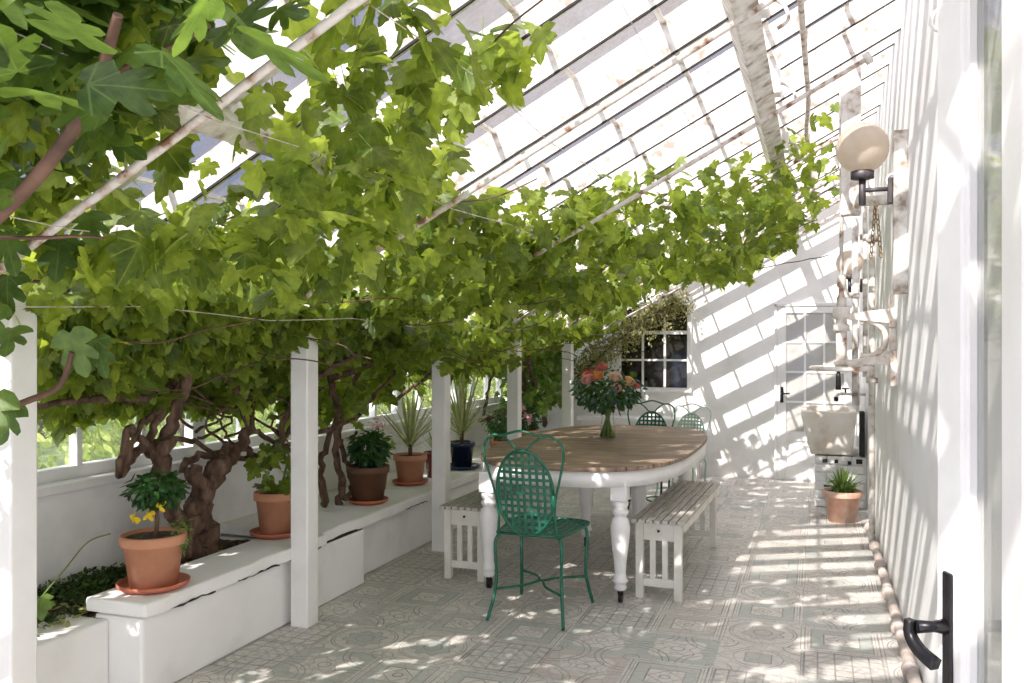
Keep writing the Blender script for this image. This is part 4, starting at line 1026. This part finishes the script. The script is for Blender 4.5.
for (pts, x0, x1, r0, r1) in [
    (((222, 470), (240, 445), (250, 420), (246, 400), (230, 380), (200, 360), (185, 330)), -3.0, -2.85, .034, .02),
    (((165, 440), (175, 415), (186, 385), (195, 350), (190, 300), (198, 260), (190, 230)), -2.95, -2.7, .03, .022),
    (((190, 230), (170, 310), (130, 325), (108, 320), (105, 290)), -2.75, -2.8, .018, .02),
    (((150, 330), (175, 335), (215, 325), (260, 310), (300, 320)), -2.8, -2.7, .018, .012),
    (((188, 375), (150, 395), (120, 398), (70, 400), (20, 406)), -2.95, -2.8, .022, .010),
    (((165, 455), (140, 440), (130, 430), (118, 474), (140, 430), (160, 405)), -2.95, -2.95, .02, .014),
    (((118, 476), (135, 455), (152, 430), (170, 400), (185, 375)), -3.0, -2.9, .024, .018),
    (((205, 480), (225, 450), (245, 448), (262, 460), (280, 455)), -3.0, -2.95, .024, .016),
    (((215, 412), (238, 408), (250, 425), (270, 440), (300, 455)), -2.95, -2.9, .016, .011),
    (((270, 470), (280, 440), (295, 400), (330, 370), (380, 340)), -2.95, -2.5, .02, .012),
    (((262, 462), (300, 440), (350, 420), (372, 400), (395, 370)), -3.0, -2.7, .016, .010),
    (((180, 470), (200, 455), (240, 460), (270, 450), (290, 430)), -3.0, -3.0, .02, .012),
    (((160, 460), (145, 445), (190, 440), (215, 452), (250, 440)), -3.02, -3.0, .016, .012)]:
    m = len(pts); branch(t, [q(a, b, x0 + (x1 - x0) * i / (m - 1)) for i, (a, b) in enumerate(pts)], r0, r1, .35, 6, .012, 9)
for i in range(16):
    a = rnd.uniform(120, 300); b = rnd.uniform(385, 470)
    branch(t, [q(a, b, -3.05), q(a + rnd.uniform(-40, 40), b - 20, -3.0), q(a + rnd.uniform(-60, 60), b - rnd.uniform(30, 60), -2.95)], .009, .005, .3, 5, .01, 6)

# vine 2
t, o, P, nrm, tip, size = vine((-3.0, 4.75, .42), 'second grape vine rising between the terracotta pots beside the second post', 2300, 1150, 4.5, 6.9, 31)
leaves('foliage', 'vine_leaf', t, 'vine', P, nrm, tip, size, o); petioles(t, o, P, 260, 6)
for (pts, x0, x1, r0, r1) in [
    (((338, 505), (342, 480), (336, 450), (340, 420), (330, 380)), -2.95, -2.9, .026, .02),
    (((325, 505), (320, 470), (328, 440), (345, 400)), -2.95, -2.9, .024, .016),
    (((345, 500), (352, 485), (345, 460), (340, 440)), -2.9, -2.95, .016, .016),
    (((330, 380), (400, 350), (440, 300), (520, 250), (620, 235)), -2.9, -1.9, .022, .012),
    (((395, 400), (415, 385), (432, 370), (445, 350)), -3.0, -2.7, .014, .012),
    (((345, 400), (380, 330), (400, 280)), -2.9, -2.4, .02, .012)]:
    m = len(pts); branch(t, [q(a, b, x0 + (x1 - x0) * i / (m - 1)) for i, (a, b) in enumerate(pts)], r0, r1, .35, 6, .012, 9)
# vine 3
t, o, P, nrm, tip, size = vine((-3.0, 8.2, .41), 'farthest grape vine, spreading over the dining table to the back wall', 1700, 520, 6.8, 9.6, 41)
leaves('foliage', 'vine_leaf', t, 'vine', P, nrm, tip, size, o); petioles(t, o, P, 200, 8)
for (pts, x0, x1, r0, r1) in [
    (((500, 440), (512, 415), (522, 395), (525, 360), (520, 320)), -2.95, -2.8, .035, .02),
    (((545, 425), (540, 400), (530, 370), (528, 330)), -2.95, -2.6, .03, .016),
    (((484, 415), (488, 390), (495, 370), (505, 350)), -2.95, -2.8, .014, .012),
    (((505, 308), (540, 305), (580, 300), (640, 290), (700, 270)), -2.5, -1.3, .022, .014),
    (((480, 420), (500, 415), (520, 400)), -2.95, -2.8, .016, .012)]:
    m = len(pts); branch(t, [q(a, b, x0 + (x1 - x0) * i / (m - 1)) for i, (a, b) in enumerate(pts)], r0, r1, .35, 6, .012, 9)
# climber with small leaves on the back wall
t = wthing('wall_climber', 'small-leaved yellowish climber arching over the back wall window', 'climber', (-2.2, YF - .1, 1.4)); o = t.location
pl_ = smooth_path([(-2.75, 9.5, .95), (-2.5, 9.5, 1.15), (-2.28, 9.5, 1.35), (-2.0, 9.52, 1.58), (-1.7, 9.55, 1.80), (-1.45, 9.56, 1.93)], 8)
MB().tube(pl_, .012, 6).build('stem', 'bark', t)
n = 4200; idx = nr.randint(0, len(pl_), n); Pp = np.array([tuple(pl_[i]) for i in idx]) + nr.normal(size=(n, 3)) * [.11, .05, .10]; Pp[:, 1] = np.minimum(Pp[:, 1], YF - .05)
leaves('foliage', 'dry_leaf', t, 'oval', Pp, rdir(n) - SUN * .5, rdir(n), nr.uniform(.025, .05, n), o)
t = wthing('corner_climber', 'bright yellow-green leafy climber filling the back left corner beside the last posts', 'climber', (-2.95, 9.2, .41)); o = t.location
MB().tube(smooth_path([(-2.95, 9.2, .41), (-3.0, 9.1, .8), (-2.9, 9.2, 1.2)], 5), .018, 7).build('stem', 'bark', t)
n = 900; Pp = np.c_[nr.uniform(-3.2, -2.62, n), nr.uniform(8.4, 9.65, n), nr.uniform(.75, 1.45, n)]
leaves('foliage', 'light_leaf', t, 'vine', Pp, rdir(n) - SUN * .5, rdir(n) + [0, 0, -.7], nr.uniform(.05, .09, n), o)
# young shoot in planter
t = wthing('vine_seedling', 'thin young vine shoot with one pale leaf growing from the near soil', 'seedling', (-2.95, 2.5, .3)); o = t.location
sp_ = smooth_path([(-2.95, 2.45, .30), (-2.97, 2.62, .40), (-3.0, 2.8, .5), (-3.03, 2.95, .58), (-3.0, 3.05, .60)], 5); MB().tube(sp_, .0035, 5).build('stem', 'stem', t)
leaves('leaf', 'light_leaf', t, 'vine', [tuple(sp_[6])], [(.4, -.7, .6)], [(.2, 0, -1)], [.09], o)

# ================================================================== fig tree, near left
t = wthing('fig_tree', 'fig tree with big dark lobed leaves reaching in from the near left', 'tree', (-2.1, 1.1, 0)); o = t.location
MB().tube(smooth_path([(-2.25, 1.05, 0), (-2.28, 1.1, .8), (-2.3, 1.2, 1.3), at(-60, 262, D=1.75)], 6), [.055 - .0014 * i for i in range(19)], 10, True, .2).build('trunk', 'fig_bark', t)
for (pts, r0, r1) in [
    ([at(-60, 262, D=1.75), at(-30, 240, D=1.72), at(20, 195, D=1.68), at(60, 148, D=1.62), at(88, 105, D=1.55), at(105, 60, D=1.5), at(118, 15, D=1.45)], .017, .009),
    ([at(-60, 236, D=1.8), at(30, 238, D=1.9), at(80, 236, D=1.95), at(105, 238, D=2.0)], .005, .003),
    ([at(-60, 420, D=2.2), at(-10, 412, D=2.25), at(30, 400, D=2.3), at(60, 385, D=2.35), at(72, 352, D=2.35)], .011, .007),
    ([at(-40, 262, D=2.3), at(0, 276, D=2.35), at(40, 282, D=2.4)], .008, .005),
    ([at(88, 105, D=1.6), at(120, 70, D=1.65), at(165, 50, D=1.65), at(210, 25, D=1.65)], .008, .004)]:
    m = len(smooth_path(pts, 6)); MB().tube(smooth_path(pts, 6), [r0 + (r1 - r0) * i / (m - 1) for i in range(m)], 10, True, .12).build('branch', 'fig_bark', t)
pos = []; nn = []; tt = []
g = random.Random(12)
for k in range(520):
    px = g.uniform(-60, 330) ; py = g.uniform(-60, 235)
    if py > 205 - .746 * (px - 25) or (g.random() > 1.1 - max(0, px) / 330): continue
    if py > 120 and g.random() < .6: continue
    d_ = ray(px, py); Dm = 1.6 / (d_.z - .53 * d_.x); D = min(2.5, Dm * (g.uniform(.80, .96) if g.random() < .9 else g.uniform(.6, .75)))
    p = at(px, py, D=D)
    pos.append(tuple(p)); a = g.uniform(0, 2 * PI); nn.append((g.gauss(0, .4) + .1, g.gauss(0, .4) - .45, .8)); tt.append((math.cos(a), math.sin(a) * .6, -.5 + g.uniform(-.3, .3)))
for (px, py, D) in ((8, 288, 2.3), (-6, 320, 2.25), (12, 340, 2.35), (10, 415, 2.3), (-5, 405, 2.2), (5, 240, 2.2), (70, 345, 2.35), (95, 352, 2.4), (88, 225, 2.3), (60, 250, 2.35)):
    pos.append(tuple(at(px, py - 12, D=D))); nn.append((.3 + g.gauss(0, .3), -.9, .4 + g.gauss(0, .3))); tt.append((g.gauss(.1, .4), 0, -1))
m = len(pos); leaves('foliage', 'fig_leaf', t, 'fig', pos, nn, tt, nr.uniform(.09, .17, m), o)

# ================================================================== GARDEN outside
g = random.Random(9)
lab = ['first', 'second', 'third', 'fourth', 'fifth', 'sixth', 'seventh', 'eighth', 'ninth']
for k in range(9):
    y = 3.0 + k * 1.75; x = -5.6 - g.uniform(0, 1.0); hh = g.uniform(1.0, 1.5)
    t = wthing('garden_shrub', 'sunlit yellow-green garden shrub outside the left windows, %s counting from the near post' % lab[k], 'shrub', (x, y, -.02), group='shrubs outside the windows'); o = t.location
    MB().tube([(x, y, -.02), (x + .05, y, hh * .5), (x, y + .05, hh)], .03, 6).build('stem', 'bark', t)
    bush(t, 'foliage', 'garden_leaf', (x, y, hh * .62), 1.05, hh * .62, 1500, .11, org=o, hollow=.55)
for k in range(4):
    y = 6 + k * 4.2; x = -10.5 - g.uniform(0, 1)
    t = wthing('garden_tree', 'taller garden tree beyond the shrubs, %s from the near side' % lab[k], 'tree', (x, y, -.02), group='trees beyond the garden shrubs'); o = t.location
    MB().tube([(x, y, -.02), (x + .1, y, 1.2), (x, y + .1, 2.4)], .09, 8).build('trunk', 'bark', t)
    bush(t, 'foliage', 'garden_leaf', (x, y, 2.3), 2.2, 1.7, 2200, .2, org=o, hollow=.5)

for o in worlds: del o['_world']

# ================================================================== LIGHT
s = bpy.data.lights.new('sun', 'SUN'); so = bpy.data.objects.new('sun', s); col.objects.link(so)
so.rotation_euler = Vector((.375, 1.22, -1.0)).to_track_quat('-Z', 'Y').to_euler(); s.energy = 7.6; s.angle = R(.55); s.color = (1, .93, .88)
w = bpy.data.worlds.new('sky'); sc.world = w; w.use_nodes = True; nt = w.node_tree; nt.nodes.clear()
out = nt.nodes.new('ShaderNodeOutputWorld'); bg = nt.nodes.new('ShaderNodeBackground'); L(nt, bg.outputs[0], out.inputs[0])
tc = nt.nodes.new('ShaderNodeTexCoord'); nz = nt.nodes.new('ShaderNodeTexNoise'); nz.inputs['Scale'].default_value = 2.2; nz.inputs['Detail'].default_value = 6; L(nt, tc.outputs['Generated'], nz.inputs['Vector'])
c = ramp(nt, nz.outputs['Fac'], [(.44, (.34, .42, .64)), (.56, (.88, .84, .90)), (.7, (1.0, .95, .96))]); L(nt, c, bg.inputs[0])
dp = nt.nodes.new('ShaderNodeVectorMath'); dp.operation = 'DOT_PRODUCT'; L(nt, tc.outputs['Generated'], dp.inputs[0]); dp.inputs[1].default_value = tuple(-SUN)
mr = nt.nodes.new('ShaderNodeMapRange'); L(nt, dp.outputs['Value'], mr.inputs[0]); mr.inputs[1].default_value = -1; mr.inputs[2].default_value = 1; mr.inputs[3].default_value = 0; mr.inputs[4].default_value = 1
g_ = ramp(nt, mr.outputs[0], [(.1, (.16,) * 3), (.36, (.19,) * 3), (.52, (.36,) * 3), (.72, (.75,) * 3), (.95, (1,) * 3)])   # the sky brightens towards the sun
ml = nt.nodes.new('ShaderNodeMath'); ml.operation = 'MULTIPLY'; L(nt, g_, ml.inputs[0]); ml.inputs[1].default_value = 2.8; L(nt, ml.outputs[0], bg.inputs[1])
sc.view_settings.view_transform = 'Standard'
try: sc.view_settings.look = 'None'
except Exception: pass
sc.view_settings.exposure = 0.42
sc.cycles.transparent_max_bounces = 24
sc.cycles.max_bounces = 10; sc.cycles.diffuse_bounces = 5
sc.cycles.use_denoising = True
